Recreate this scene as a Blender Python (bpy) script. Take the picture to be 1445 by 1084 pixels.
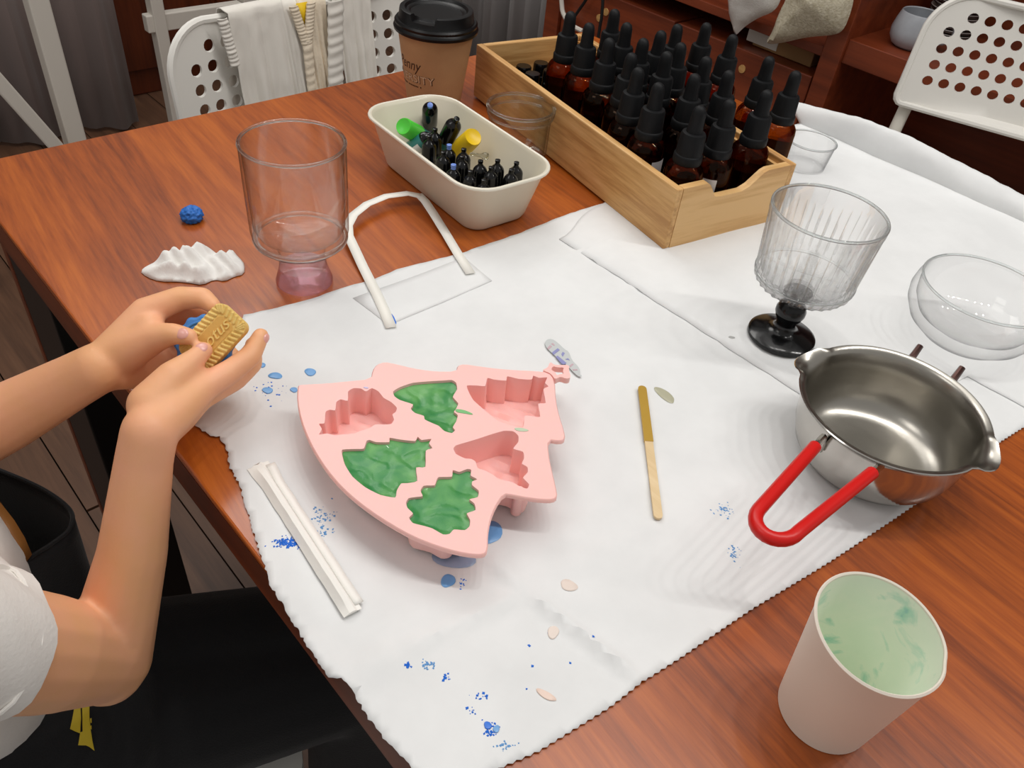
import bpy, bmesh, math, random
import numpy as np
from mathutils import Vector, Matrix, noise
from mathutils.geometry import delaunay_2d_cdt
from mathutils.bvhtree import BVHTree
random.seed(7)
for o in list(bpy.data.objects): bpy.data.objects.remove(o)
scene = bpy.context.scene
COL = scene.collection

# ------------------------------------------------------------------ camera
W, H, F = 1445.0, 1084.0, 1140.0
T = 0.74                      # table top height above the floor
CH = 0.385                    # lens height above the table top
_p, _r, _y = (math.radians(a) for a in (41.25, 7.25, 46.65))
_cy, _sy, _cp, _sp = math.cos(_y), math.sin(_y), math.cos(_p), math.sin(_p)
FW = Vector((_sy*_cp, _cy*_cp, -_sp)); _r0 = Vector((_cy, -_sy, 0)); _u0 = _r0.cross(FW)
RT = _r0*math.cos(_r) + _u0*math.sin(_r); UP = -_r0*math.sin(_r) + _u0*math.cos(_r)
CAM = Vector((0, 0, T+CH))
cd = bpy.data.cameras.new('camera'); cam = bpy.data.objects.new('camera', cd); COL.objects.link(cam)
m = Matrix((RT, UP, -FW)).transposed().to_4x4(); m.translation = CAM; cam.matrix_world = m
cd.sensor_fit = 'HORIZONTAL'; cd.sensor_width = 36.0; cd.lens = F/W*36.0; cd.clip_start = 0.01
scene.camera = cam

# ------------------------------------------------------------------ light
wd = bpy.data.worlds.new('room_ambient'); scene.world = wd; wd.use_nodes = True
wb = wd.node_tree.nodes['Background']; wb.inputs[0].default_value = (1.0, 0.975, 0.945, 1); wb.inputs[1].default_value = 0.45
def lamp(name, loc, size, power, aim, col=(1, .975, .94)):
    l = bpy.data.lights.new(name, 'AREA'); l.shape = 'SQUARE'; l.size = size; l.energy = power; l.color = col
    o = bpy.data.objects.new(name, l); COL.objects.link(o); o.location = loc
    o.rotation_euler = (Vector(aim)-Vector(loc)).to_track_quat('-Z', 'Y').to_euler(); return o
for k in range(7):            # a ceiling track of small lamps running past the table
    x = 0.45 + 0.15*k; y = 0.35 - 0.17*k
    lamp('ceiling_lamp', (x, y, T+1.50), 0.05, 1.9, (0.45, 0.25, T))
lamp('overhead_area_light', (0.8, 0.9, T+1.75), 1.2, 8, (0.5, 0.5, T))
lamp('overhead_area_light', (0.9, 2.1, T+1.8), 1.0, 16, (0.9, 2.0, 0))  # added fill light to brighten the dim background, no known fixture
lamp('overhead_area_light', (-0.9, 1.0, T+1.8), 0.8, 7, (-0.3, 1.0, 0))  # added fill light to lift the left side and floor, no known fixture
vs = scene.view_settings; vs.view_transform = 'Standard'; vs.look = 'None'; vs.gamma = 1; vs.use_curve_mapping = False
vs.exposure = -0.12

# ------------------------------------------------------------------ helpers
def ray(x, y): return (FW*F + RT*(x-W/2) - UP*(y-H/2)).normalized()
def un(x, y, h=0.0):          # pixel -> point at height h above the table top
    d = ray(x, y); return CAM + d*((T+h-CAM.z)/d.z)
def unX(x, y, X): d = ray(x, y); return CAM + d*(X/d.x)
def unY(x, y, Y): d = ray(x, y); return CAM + d*(Y/d.y)
def unD(x, y, dep): d = ray(x, y); return CAM + d*(dep/d.dot(FW))
def depth(p): return (Vector(p)-CAM).dot(FW)
def V(x, y, z): return Vector((x, y, z+T))
def srgb(r, g, b):
    f = lambda c: (c/255)/12.92 if c/255 <= .04045 else ((c/255+.055)/1.055)**2.4
    return (f(r), f(g), f(b), 1)
def mat(name, col, rough=.5, metal=0, bump=None, var=None, coat=0, sss=0, sheen=0, spec=.5, ior=1.45, stretch=(1, 1, 1), rot=(0,0,0), alpha=1):
    mt = bpy.data.materials.new(name); mt.use_nodes = True; nt = mt.node_tree; b = nt.nodes['Principled BSDF']
    c = srgb(*col); b.inputs['Base Color'].default_value = c
    b.inputs['Roughness'].default_value = rough; b.inputs['Metallic'].default_value = metal
    b.inputs['Specular IOR Level'].default_value = spec; b.inputs['IOR'].default_value = ior; b.inputs['Alpha'].default_value = alpha
    if coat: b.inputs['Coat Weight'].default_value = coat; b.inputs['Coat Roughness'].default_value = .12
    if sss: b.inputs['Subsurface Weight'].default_value = sss; b.inputs['Subsurface Radius'].default_value = (.008, .004, .002); b.inputs['Subsurface Scale'].default_value = 1
    if sheen: b.inputs['Sheen Weight'].default_value = sheen
    tc = nt.nodes.new('ShaderNodeTexCoord'); mp = nt.nodes.new('ShaderNodeMapping'); nt.links.new(tc.outputs['Object'], mp.inputs[0])
    mp.inputs['Scale'].default_value = stretch; mp.inputs['Rotation'].default_value = rot
    if var:                   # (scale, second colour, contrast)
        n = nt.nodes.new('ShaderNodeTexNoise'); n.inputs['Scale'].default_value = var[0]; n.inputs['Detail'].default_value = 6; n.inputs['Roughness'].default_value = .6
        nt.links.new(mp.outputs[0], n.inputs[0]); r = nt.nodes.new('ShaderNodeValToRGB'); lo = .5-.5/max(var[2], .01)*.3
        r.color_ramp.elements[0].position = max(0, lo); r.color_ramp.elements[1].position = min(1, 1-lo)
        r.color_ramp.elements[0].color = c; r.color_ramp.elements[1].color = srgb(*var[1]); nt.links.new(n.outputs[0], r.inputs[0]); nt.links.new(r.outputs[0], b.inputs['Base Color'])
    if bump:                  # (scale, strength)
        n2 = nt.nodes.new('ShaderNodeTexNoise'); n2.inputs['Scale'].default_value = bump[0]; n2.inputs['Detail'].default_value = 4
        nt.links.new(mp.outputs[0], n2.inputs[0]); bp = nt.nodes.new('ShaderNodeBump'); bp.inputs['Strength'].default_value = bump[1]; bp.inputs['Distance'].default_value = .002
        nt.links.new(n2.outputs[0], bp.inputs['Height']); nt.links.new(bp.outputs[0], b.inputs['Normal'])
    return mt
def wood(name, dark, mid, light, scale=1.0, axis=1, rough=.35, coat=0, rot=0.0, grain=60, con=.14):
    mt = bpy.data.materials.new(name); mt.use_nodes = True; nt = mt.node_tree; b = nt.nodes['Principled BSDF']; L = nt.links
    tc = nt.nodes.new('ShaderNodeTexCoord'); mp = nt.nodes.new('ShaderNodeMapping'); L.new(tc.outputs['Object'], mp.inputs[0])
    s = [1/scale]*3; s[axis] = 1/(.06*scale); mp.vector_type = 'TEXTURE'; mp.inputs['Scale'].default_value = s; mp.inputs['Rotation'].default_value = (0, 0, rot)
    n1 = nt.nodes.new('ShaderNodeTexNoise'); n1.inputs['Scale'].default_value = grain; n1.inputs['Detail'].default_value = 8; n1.inputs['Roughness'].default_value = .65; L.new(mp.outputs[0], n1.inputs[0])
    n2 = nt.nodes.new('ShaderNodeTexNoise'); n2.inputs['Scale'].default_value = grain*.12; n2.inputs['Detail'].default_value = 3; L.new(mp.outputs[0], n2.inputs[0])
    mx = nt.nodes.new('ShaderNodeMath'); mx.operation = 'MULTIPLY_ADD'; mx.inputs[1].default_value = .55; L.new(n1.outputs[0], mx.inputs[0])
    m2 = nt.nodes.new('ShaderNodeMath'); m2.operation = 'MULTIPLY'; m2.inputs[1].default_value = .45; L.new(n2.outputs[0], m2.inputs[0]); L.new(m2.outputs[0], mx.inputs[2])
    r = nt.nodes.new('ShaderNodeValToRGB'); e = r.color_ramp.elements; e[0].position = .5-con; e[0].color = srgb(*dark); e[1].position = .5+con; e[1].color = srgb(*light)
    k = e.new(.5); k.color = srgb(*mid); L.new(mx.outputs[0], r.inputs[0]); L.new(r.outputs[0], b.inputs['Base Color'])
    bp = nt.nodes.new('ShaderNodeBump'); bp.inputs['Strength'].default_value = .08; bp.inputs['Distance'].default_value = .001; L.new(n1.outputs[0], bp.inputs['Height']); L.new(bp.outputs[0], b.inputs['Normal'])
    b.inputs['Roughness'].default_value = rough
    if coat: b.inputs['Coat Weight'].default_value = coat; b.inputs['Coat Roughness'].default_value = .18
    return mt
def glass(name, col=(255, 255, 255), thin=.5, rough=0.0, ior=1.45, tcol=None, edge=5.0, dark=.3):
    mt = bpy.data.materials.new(name); mt.use_nodes = True; nt = mt.node_tree; nt.nodes.remove(nt.nodes['Principled BSDF'])
    g = nt.nodes.new('ShaderNodeBsdfGlass'); g.inputs['Color'].default_value = srgb(*col); g.inputs['Roughness'].default_value = rough; g.inputs['IOR'].default_value = ior
    t = nt.nodes.new('ShaderNodeBsdfTransparent'); t.inputs['Color'].default_value = srgb(*(tcol or col)); x = nt.nodes.new('ShaderNodeMixShader'); x.inputs[0].default_value = thin
    gl = nt.nodes.new('ShaderNodeBsdfGlossy'); gl.inputs['Roughness'].default_value = rough; lw = nt.nodes.new('ShaderNodeLayerWeight'); lw.inputs[0].default_value = .5; pw = nt.nodes.new('ShaderNodeMath'); pw.operation = 'POWER'; pw.inputs[1].default_value = 5.0; fr = nt.nodes.new('ShaderNodeMath'); fr.operation = 'MULTIPLY_ADD'; fr.inputs[1].default_value = .30; fr.inputs[2].default_value = .03; nt.links.new(lw.outputs['Facing'], pw.inputs[0]); nt.links.new(pw.outputs[0], fr.inputs[0]); x2 = nt.nodes.new('ShaderNodeMixShader')
    p2 = nt.nodes.new('ShaderNodeMath'); p2.operation = 'POWER'; p2.inputs[1].default_value = edge; nt.links.new(lw.outputs['Facing'], p2.inputs[0]); cm = nt.nodes.new('ShaderNodeMix'); cm.data_type = 'RGBA'; c0 = srgb(*(tcol or col)); cm.inputs[6].default_value = c0; cm.inputs[7].default_value = (c0[0]*dark, c0[1]*dark*1.02, c0[2]*dark*1.04, 1); nt.links.new(p2.outputs[0], cm.inputs[0]); nt.links.new(cm.outputs[2], t.inputs['Color'])   # colour darkened at grazing angles, standing in for refracted dark edges
    nt.links.new(fr.outputs[0], x2.inputs[0]); nt.links.new(t.outputs[0], x2.inputs[1]); nt.links.new(gl.outputs[0], x2.inputs[2])   # thin clear wall: clear face on, mirror at grazing angles
    nt.links.new(g.outputs[0], x.inputs[1]); nt.links.new(x2.outputs[0], x.inputs[2]); nt.links.new(x.outputs[0], nt.nodes['Material Output'].inputs['Surface']); return mt

def root_loc(o):
    p = Vector((0, 0, 0))
    while o is not None: p += o.location; o = o.parent
    return p
class MB:
    def __init__(s): s.v = []; s.f = []
    def add(s, vs, fs):
        n = len(s.v); s.v += [tuple(v) for v in vs]; s.f += [tuple(i+n for i in f) for f in fs]; return s
    def box(s, lo, hi):
        x0, y0, z0 = lo; x1, y1, z1 = hi
        return s.add([(x0,y0,z0),(x1,y0,z0),(x1,y1,z0),(x0,y1,z0),(x0,y0,z1),(x1,y0,z1),(x1,y1,z1),(x0,y1,z1)],
                     [(0,3,2,1),(4,5,6,7),(0,1,5,4),(1,2,6,5),(2,3,7,6),(3,0,4,7)])
    def obox(s, o, a, b, c):   # corner + three edge vectors
        o, a, b, c = map(Vector, (o, a, b, c))
        if a.cross(b).dot(c) < 0: a, b = b, a
        P = [o, o+a, o+a+b, o+b, o+c, o+a+c, o+a+b+c, o+b+c]
        return s.add(P, [(0,3,2,1),(4,5,6,7),(0,1,5,4),(1,2,6,5),(2,3,7,6),(3,0,4,7)])
    def rings(s, R, cap0=True, cap1=True, close=False):
        n = len(R[0]); k = len(R); vs = [p for r in R for p in r]; fs = []
        for i in range(k if close else k-1):
            for j in range(n):
                a = i*n+j; b = i*n+(j+1) % n; c = ((i+1) % k)*n+(j+1) % n; d = ((i+1) % k)*n+j; fs.append((a, b, c, d))
        if not close:
            if cap0: fs.append(tuple(range(n-1, -1, -1)))
            if cap1: fs.append(tuple((k-1)*n+j for j in range(n)))
        return s.add(vs, fs)
    def lathe(s, prof, n=48, mod=None, c=(0, 0, 0), cap0=True, cap1=True):
        R = []
        for r, z in prof:
            R.append([(c[0]+(r*(mod(2*math.pi*j/n, r, z) if mod else 1))*math.cos(2*math.pi*j/n), c[1]+(r*(mod(2*math.pi*j/n, r, z) if mod else 1))*math.sin(2*math.pi*j/n), c[2]+z) for j in range(n)])
        return s.rings(R, cap0, cap1)
    def tube(s, pts, r, n=10, closed=False):
        pts = [Vector(p) for p in pts]; k = len(pts); R = []; up = None
        rr = r if hasattr(r, '__len__') else [r]*k
        for i, p in enumerate(pts):
            if closed: t = (pts[(i+1) % k]-pts[i-1]).normalized()
            else: t = (pts[min(i+1, k-1)]-pts[max(i-1, 0)]).normalized()
            if up is None: up = Vector((0, 0, 1)) if abs(t.z) < .9 else Vector((1, 0, 0))
            a = t.cross(up).normalized(); up = a.cross(t).normalized()
            R.append([p + (a*math.cos(2*math.pi*j/n) + up*math.sin(2*math.pi*j/n))*rr[i] for j in range(n)])
        return s.rings(R, close=closed)
    def ball(s, c, r, n=16, k=10, basis=None):
        c = Vector(c); r = Vector(r) if hasattr(r, '__len__') else Vector((r, r, r)); R = []
        B = basis or (Vector((1,0,0)), Vector((0,1,0)), Vector((0,0,1)))
        for i in range(1, k):
            t = math.pi*i/k - math.pi/2
            R.append([c + B[0]*(r.x*math.cos(t)*math.cos(2*math.pi*j/n)) + B[1]*(r.y*math.cos(t)*math.sin(2*math.pi*j/n)) + B[2]*(r.z*math.sin(t)) for j in range(n)])
        b = len(s.v); s.rings(R, False, False); s.v += [tuple(c-B[2]*r.z), tuple(c+B[2]*r.z)]; q = len(s.v)
        for j in range(n):
            s.f.append((q-2, b+(j+1) % n, b+j)); s.f.append((q-1, b+(k-2)*n+j, b+(k-2)*n+(j+1) % n))
        return s
    def cone(s, p, q, r0, r1, n=16):   # capsule with two radii
        p, q = Vector(p), Vector(q); s.ball(p, r0, n, 10); s.ball(q, r1, n, 10)
        if (q-p).length > 1e-5: s.tube([p, p.lerp(q, .5), q], [r0, (r0+r1)/2, r1], n)
        return s
    def ribbon(s, L, Rr): 
        n = len(L); return s.add(list(L)+list(Rr), [(i, i+1, n+i+1, n+i) for i in range(n-1)])
    def grid(s, R):
        n = len(R[0]); return s.add([p for r in R for p in r], [(i*n+j, i*n+j+1, (i+1)*n+j+1, (i+1)*n+j) for i in range(len(R)-1) for j in range(n-1)])
    def mesh(s, name, smooth=True, auto=None):
        me = bpy.data.meshes.new(name); me.from_pydata([tuple(v) for v in s.v], [], s.f); me.validate()
        bm = bmesh.new(); bm.from_mesh(me); bmesh.ops.recalc_face_normals(bm, faces=bm.faces)
        if smooth:
            a = math.radians(auto or 38)
            for f in bm.faces: f.smooth = True
            for e in bm.edges:
                if len(e.link_faces) == 2 and e.calc_face_angle(0) > a: e.smooth = False
        bm.to_mesh(me); bm.free(); return me
    def build(s, name, mt, parent=None, loc=None, world=True, smooth=True, auto=None, bevel=0, solid=0):
        off = root_loc(parent) if (parent is not None and world) else Vector((0, 0, 0))
        if loc is not None: off = off + Vector(loc)
        if off.length > 0: s.v = [(x-off.x, y-off.y, z-off.z) for x, y, z in s.v]
        o = bpy.data.objects.new(name, s.mesh(name, smooth, auto)); COL.objects.link(o); o.data.materials.append(mt)
        if parent is not None: o.parent = parent
        if loc is not None: o.location = loc if parent is not None else off
        if solid: mo = o.modifiers.new('thickness', 'SOLIDIFY'); mo.thickness = solid; mo.offset = 0
        if bevel: mo = o.modifiers.new('bevel', 'BEVEL'); mo.width = bevel; mo.segments = 2; mo.limit_method = 'ANGLE'
        return o
def tag(o, label, cat, group=None, kind=None):
    if label: o['label'] = label
    if cat: o['category'] = cat
    if group: o['group'] = group
    if kind: o['kind'] = kind
    return o
def thing(name, loc, label, cat, group=None, rz=0.0):
    o = bpy.data.objects.new(name, None); COL.objects.link(o); o.location = loc; o.rotation_euler = (0, 0, rz); o.empty_display_size = .02
    return tag(o, label, cat, group)
def struct(name, mb, mt, **k): o = mb.build(name, mt, **k); o['kind'] = 'structure'; return o
def clone(root, loc, label=None, rz=None, parent=None):
    c = root.copy(); COL.objects.link(c); c.location = loc
    if rz is not None: c.rotation_euler = (0, 0, rz)
    if label: c['label'] = label
    for ch in list(root.children):
        d = ch.copy(); COL.objects.link(d); d.parent = c
        for g in list(ch.children):
            e = g.copy(); COL.objects.link(e); e.parent = d
    return c
def inpoly(P, poly):
    P = np.asarray(P, float); x, y = P[:, 0], P[:, 1]; c = np.zeros(len(P), bool); q = np.asarray(poly, float)
    for i in range(len(q)):
        x0, y0 = q[i-1]; x1, y1 = q[i]
        if y0 == y1: continue
        c ^= ((y0 > y) != (y1 > y)) & (x < (x1-x0)*(y-y0)/(y1-y0)+x0)
    return c
def bdist(P, poly):
    P = np.asarray(P, float); q = np.asarray(poly, float); d = np.full(len(P), 9e9)
    for i in range(len(q)):
        a, b = q[i-1], q[i]; ab = b-a; t = np.clip(((P-a)@ab)/max(ab@ab, 1e-18), 0, 1); d = np.minimum(d, np.linalg.norm(P-(a+t[:, None]*ab), axis=1))
    return d
def fill(outer, holes=(), grid=None, marg=.45):
    """triangulate an outline with holes, optional interior grid points"""
    loops = [list(outer)]+[list(h) for h in holes]; pts = []; edges = []
    for l in loops:
        n = len(pts); pts += [tuple(map(float, p[:2])) for p in l]; edges += [(n+i, n+(i+1) % len(l)) for i in range(len(l))]
    nb = len(pts)
    if grid:
        A = np.asarray(outer, float)[:, :2]; x0, y0 = A.min(0); x1, y1 = A.max(0)
        gx, gy = np.meshgrid(np.arange(x0+grid/2, x1, grid), np.arange(y0+grid/2, y1, grid)); gx[1::2] += grid/2; G = np.stack([gx.ravel(), gy.ravel()], 1)
        k = inpoly(G, A) & (bdist(G, A) > grid*marg)
        for h in holes: k &= ~inpoly(G, h) & (bdist(G, np.asarray(h, float)[:, :2]) > grid*marg)
        pts += [tuple(p) for p in G[k]]
    r = delaunay_2d_cdt([Vector(p) for p in pts], edges, [], 0, 1e-7)
    vv = np.array([tuple(p) for p in r[0]]); ff = [f for f in r[2]]; C = np.array([vv[list(f)].mean(0) for f in ff])
    k = inpoly(C, outer)
    for h in holes: k &= ~inpoly(C, h)
    return vv, [f for f, q in zip(ff, k) if q], nb
def smooth_loop(P, it=1):
    for _ in range(it):
        Q = []
        for i in range(len(P)):
            a, b = Vector(P[i]), Vector(P[(i+1) % len(P)]); Q += [a.lerp(b, .25), a.lerp(b, .75)]
        P = Q
    return [tuple(p) for p in P]
def catmull_loop(P, k=3):
    P = [Vector(p[:2]) for p in P]; n = len(P); out = []
    for i in range(n):
        p0, p1, p2, p3 = P[i-1], P[i], P[(i+1) % n], P[(i+2) % n]
        for j in range(k):
            t = j/k; out.append(tuple(p1.lerp(p2, t)*.45 + .55*.5*((2*p1)+(p2-p0)*t+(2*p0-5*p1+4*p2-p3)*t*t+(3*p1-p0-3*p2+p3)*t**3)))
    return out
def plate(mb, outer, holes, z0, z1, fn=None, grid=None):
    """slab between z0 and z1 with holes; fn bends points"""
    vv, ff, _ = fill(outer, holes, grid); g = fn or (lambda x, y, z: (x, y, z))
    n = len(vv); mb.add([g(x, y, z1) for x, y in vv]+[g(x, y, z0) for x, y in vv], [f for f in ff]+[tuple(i+n for i in reversed(f)) for f in ff])
    for l in [outer]+list(holes):
        k = len(l); mb.add([g(p[0], p[1], z1) for p in l]+[g(p[0], p[1], z0) for p in l], [(i, (i+1) % k, k+(i+1) % k, k+i) for i in range(k)])
    return mb
def rrect(w, h, r, n=6, cx=0, cy=0):
    P = []
    for sx, sy, a0 in ((1, 1, 0), (-1, 1, 90), (-1, -1, 180), (1, -1, 270)):
        for i in range(n+1):
            a = math.radians(a0+90*i/n); P.append((cx+sx*(w/2-r)+r*math.cos(a), cy+sy*(h/2-r)+r*math.sin(a)))
    return P
def nz(x, y, z=0): return noise.noise(Vector((x, y, z)))
def text_mesh(txt, size, shear=0, ext=0.0, spacing=1.0):
    c = bpy.data.curves.new('txt', 'FONT'); c.body = txt; c.size = size; c.shear = shear; c.extrude = ext; c.space_character = spacing; c.resolution_u = 3
    o = bpy.data.objects.new('txt', c); COL.objects.link(o); dg = bpy.context.evaluated_depsgraph_get()
    me = bpy.data.meshes.new_from_object(o.evaluated_get(dg)); vs = [tuple(v.co) for v in me.vertices]; fs = [tuple(p.vertices) for p in me.polygons]
    bpy.data.objects.remove(o); bpy.data.curves.remove(c); bpy.data.meshes.remove(me); return vs, fs
# ------------------------------------------------------------------ materials
M_table = wood('cherry_table', (122, 54, 12), (160, 77, 20), (184, 96, 28), scale=1.0, axis=1, rough=.34, coat=.45, rot=math.radians(-6), grain=210)
M_tedge = wood('cherry_edge', (70, 28, 12), (96, 42, 18), (118, 56, 26), axis=1, rough=.45)
M_shelf = wood('shelf_wood', (96, 40, 20), (126, 56, 29), (146, 70, 38), axis=1, rough=.4, coat=.2, grain=40)
M_floor = wood('floor_board', (74, 50, 36), (104, 73, 53), (126, 92, 68), axis=1, rough=.5, grain=30)
M_under = mat('subfloor', (30, 22, 18), .8)
M_bamboo = wood('bamboo', (182, 134, 78), (208, 162, 102), (222, 180, 122), axis=1, rough=.5, grain=150, rot=math.radians(-11.4), con=.09)
M_bamboo_x = wood('bamboo_end', (182, 134, 78), (208, 162, 102), (222, 180, 122), axis=0, rough=.5, grain=150, rot=math.radians(-11.4), con=.09)
M_white_plastic = mat('white_plastic', (232, 229, 222), .38, bump=(600, .04))
M_white_paint = mat('white_paint', (214, 208, 198), .5)
M_tube = mat('painted_tube', (214, 209, 198), .4)
M_black_metal = mat('black_steel', (14, 13, 13), .5)
M_wall = mat('grey_wall', (124, 118, 114), .9, bump=(80, .1))
M_curtain = mat('grey_curtain', (128, 114, 110), .95, sheen=.3, bump=(500, .1))
M_sheer = mat('pale_curtain', (158, 156, 156), .95, sheen=.3)
M_cabinet = wood('cabinet_wood', (70, 28, 10), (98, 42, 16), (116, 52, 22), axis=2, rough=.4)
M_paper = mat('white_paper', (228, 229, 229), .75, bump=(35, .14), var=(14, (221, 222, 222), 1.2))
M_paper2 = mat('strap_paper', (240, 238, 230), .7)
M_black = mat('black_plastic', (17, 17, 18), .42, bump=(900, .05))
M_gloss_black = mat('gloss_black', (10, 10, 11), .16)
M_card = mat('cardboard', (150, 112, 72), .85)
M_dark = mat('dark_void', (24, 18, 16), .9)
M_cable = mat('cable_black', (20, 20, 20), .5)

# ------------------------------------------------------------------ room
fl = struct('floor', MB().box((-2.2, -1.6, -.06), (3.2, 4.2, -.012)), M_under)
pm = MB().box((0, 0, -.012), (.128, 1.18, 0)).mesh('floor_plank', False)
k = 0
for i in range(-16, 24):
    for j in range(-2, 4):
        y = j*1.185 + (i % 3)*.38 - .5
        if y > 4.1 or y < -1.7: continue
        o = bpy.data.objects.new('plank', pm); COL.objects.link(o); o.parent = fl; o.location = (i*.1305, y, random.uniform(-.0008, .0004))
        if k == 0: pm.materials.append(M_floor)
        k += 1
struct('wall_right', MB().box((2.1, -1.2, 0), (2.18, 4.2, 2.7)), M_wall)
struct('wall_back', MB().box((-2.2, 3.6, 0), (2.1, 3.68, 2.7)), M_wall)
def curtain(name, a, b, z0, z1, mt, amp, wl, label):
    a, b = Vector(a), Vector(b); L = (b-a).length; t = (b-a)/L; nrm = Vector((-t.y, t.x, 0)); n = int(L/.012); mb = MB(); R = []
    for z in np.linspace(z0, z1, 7):
        row = []
        for i in range(n+1):
            s = L*i/n; w = amp*math.sin(2*math.pi*s/wl+.6*math.sin(s*9)) + amp*.4*math.sin(2*math.pi*s/(wl*.37)+1+z*.8)
            row.append(a + t*s + nrm*w + Vector((0, 0, z)))
        R.append(row)
    mb.grid(R)
    o = mb.build(name, mt, loc=(a+b)/2+Vector((0, 0, z0)), solid=.004); return tag(o, label, 'curtain')
curtain('curtain', (-.35, 2.45, 0), (.80, 2.42, 0), .012, 2.5, M_curtain, .03, .19, 'dark grey drape hanging behind the white wooden trestle')
curtain('curtain', (2.05, 1.66, 0), (2.05, 2.45, 0), .012, 2.5, M_sheer, .025, .14, 'pale grey sheer drape beside the brown shelf unit')
# wooden cabinet seen between the white posts
cb = thing('wall_cabinet', (1.18, 2.75, 0), 'dark reddish brown wooden cabinet behind the white posts', 'cabinet')
MB().box((.82, 2.62, .0), (1.52, 3.0, 1.6)).build('body', M_cabinet, cb, bevel=.004)
MB().box((.86, 2.606, .08), (1.16, 2.62, 1.5)).build('door', M_cabinet, cb, bevel=.003); MB().box((1.18, 2.606, .08), (1.48, 2.62, 1.5)).build('door', M_cabinet, cb, bevel=.003)
# white trestle
def bar(mb, p, q, w, d):
    p, q = Vector(p), Vector(q); t = (q-p).normalized(); s = Vector((0, 1, 0)); s = (s - t*s.dot(t)).normalized(); c = t.cross(s).normalized()
    return mb.obox(p - c*(w/2) - s*(d/2), q-p, c*w, s*d)
tr = thing('white_trestle', (.42, 1.72, 0), 'white painted wooden trestle with a slanting brace near the table corner', 'trestle')
bar(MB(), (.43, 1.7, .0), (.43, 1.7, .95), .036, .04).build('post', M_white_paint, tr, smooth=False, bevel=.003)
bar(MB(), (.43, 1.7, .618), (1.02, 1.7, .618), .034, .03).build('rail', M_white_paint, tr, smooth=False, bevel=.003)
bar(MB(), (.27, 1.66, .60), (.43, 1.66, .24), .026, .03).build('brace', M_white_paint, tr, smooth=False, bevel=.003)
bar(MB(), (.16, 1.78, .0), (.29, 1.78, .72), .03, .03).build('post', M_white_paint, tr, smooth=False, bevel=.003)
fr = thing('white_stand', (1.05, 2.36, 0), 'white wooden frame with slim posts in front of the brown cabinet', 'frame')
for a, b in (((217, 0), .034), ((350, 0), .045)):
    p = unY(a[0], a[1], 2.3); MB().box((p.x-b/2, 2.28, .0), (p.x+b/2, 2.32, 1.3)).build('post', M_white_paint, fr, smooth=False, bevel=.003)
p0 = unY(218, 100, 2.3); p1 = unY(350, 100, 2.3)
MB().box((p0.x, 2.285, .30), (p1.x, 2.315, .345)).build('rail', M_white_paint, fr, smooth=False, bevel=.003)

# ------------------------------------------------------------------ shelf unit
sh = thing('shelf_unit', (1.84, .7, 0), 'reddish brown wooden shelf unit with open bays and drawers along the wall', 'shelf')
X0, X1 = 1.65, 2.05
MB().box((X0, .762, 0), (X1, .806, 1.45)).build('upright', M_shelf, sh, smooth=False, bevel=.002)
MB().box((X0, 1.56, 0), (X1, 1.61, 1.45)).build('upright', M_shelf, sh, smooth=False, bevel=.002)
MB().box((X0, -.55, 0), (X1, -.51, 1.45)).build('upright', M_shelf, sh, smooth=False, bevel=.002)
MB().box((X1, -.55, 0), (X1+.015, 1.61, 1.45)).build('back_panel', M_shelf, sh, smooth=False)
MB().box((X0+.002, .806, T-.151), (X1, 1.56, T-.131)).build('shelf_board', M_shelf, sh, smooth=False, bevel=.0015)
MB().box((X0+.01, -.51, T-.151), (X1, .762, T-.104)).build('shelf_board', M_shelf, sh, smooth=False, bevel=.0015)
MB().box((X0+.01, -.51, .06), (X1, .762, .10)).build('shelf_board', M_shelf, sh, smooth=False, bevel=.0015)
MB().box((X0, -.51, 1.25), (X1, 1.56, 1.29)).build('shelf_board', M_shelf, sh, smooth=False, bevel=.0015)
for (y0, y1) in ((.812, 1.18), (1.19, 1.555)):
    for zt in (T-.197, T-.375, T-.553):
        d = MB().box((X0+.008, y0, zt-.172), (X1-.02, y1, zt)).build('drawer', M_shelf, sh, smooth=False, bevel=.002)
        for hy in ((1.404, 1.423) if y0 > 1.1 else (1.02, .98)):
            MB().lathe([(.0001, 0), (.009, 0), (.009, .003), (.0001, .003)], 12, c=(0, 0, 0)).build('finger_hole', M_bamboo, d, world=False)
            h = d.children[-1]; h.rotation_euler = (0, -math.pi/2, 0); off = root_loc(sh); h.location = (X0+.009-off.x, hy-off.y, (zt-.04-.02*(hy > 1.41))-off.z)
# things on the shelf
def pillow(name, outline, X, thick, mt, label, cat, group=None, inset=0.0):
    P = [unX(x, y, X) for x, y in outline]; P2 = smooth_loop([(p.y, p.z) for p in P], 2)
    vv, ff, nb = fill(P2, grid=.009); d = bdist(vv, P2); hgt = thick*np.sqrt(np.clip(d/ max(d.max(), 1e-6), 0, 1))
    mb = MB(); n = len(vv); wr = [.003*nz(a*60, b*60, X)+.004*nz(a*22, b*22, 3) for a, b in vv]
    fr_ = [(X - h - (w if h > .002 else 0), a, b) for (a, b), h, w in zip(vv, hgt, wr)]; bk = [(X + h*.8, a, b) for (a, b), h in zip(vv, hgt)]
    mb.add(fr_+bk, [f for f in ff]+[tuple(i+n for i in reversed(f)) for f in ff])
    c = vv.mean(0); o = mb.build(name, mt, loc=(X, c[0], vv[:, 1].min())); return tag(o, label, cat, group)
M_bag1 = mat('white_granule_bag', (226, 222, 216), .3, bump=(420, .6), coat=.4)
M_bag2 = mat('cream_granule_bag', (214, 206, 184), .4, bump=(300, .7), var=(150, (188, 178, 152), 1.0), coat=.2)
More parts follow.
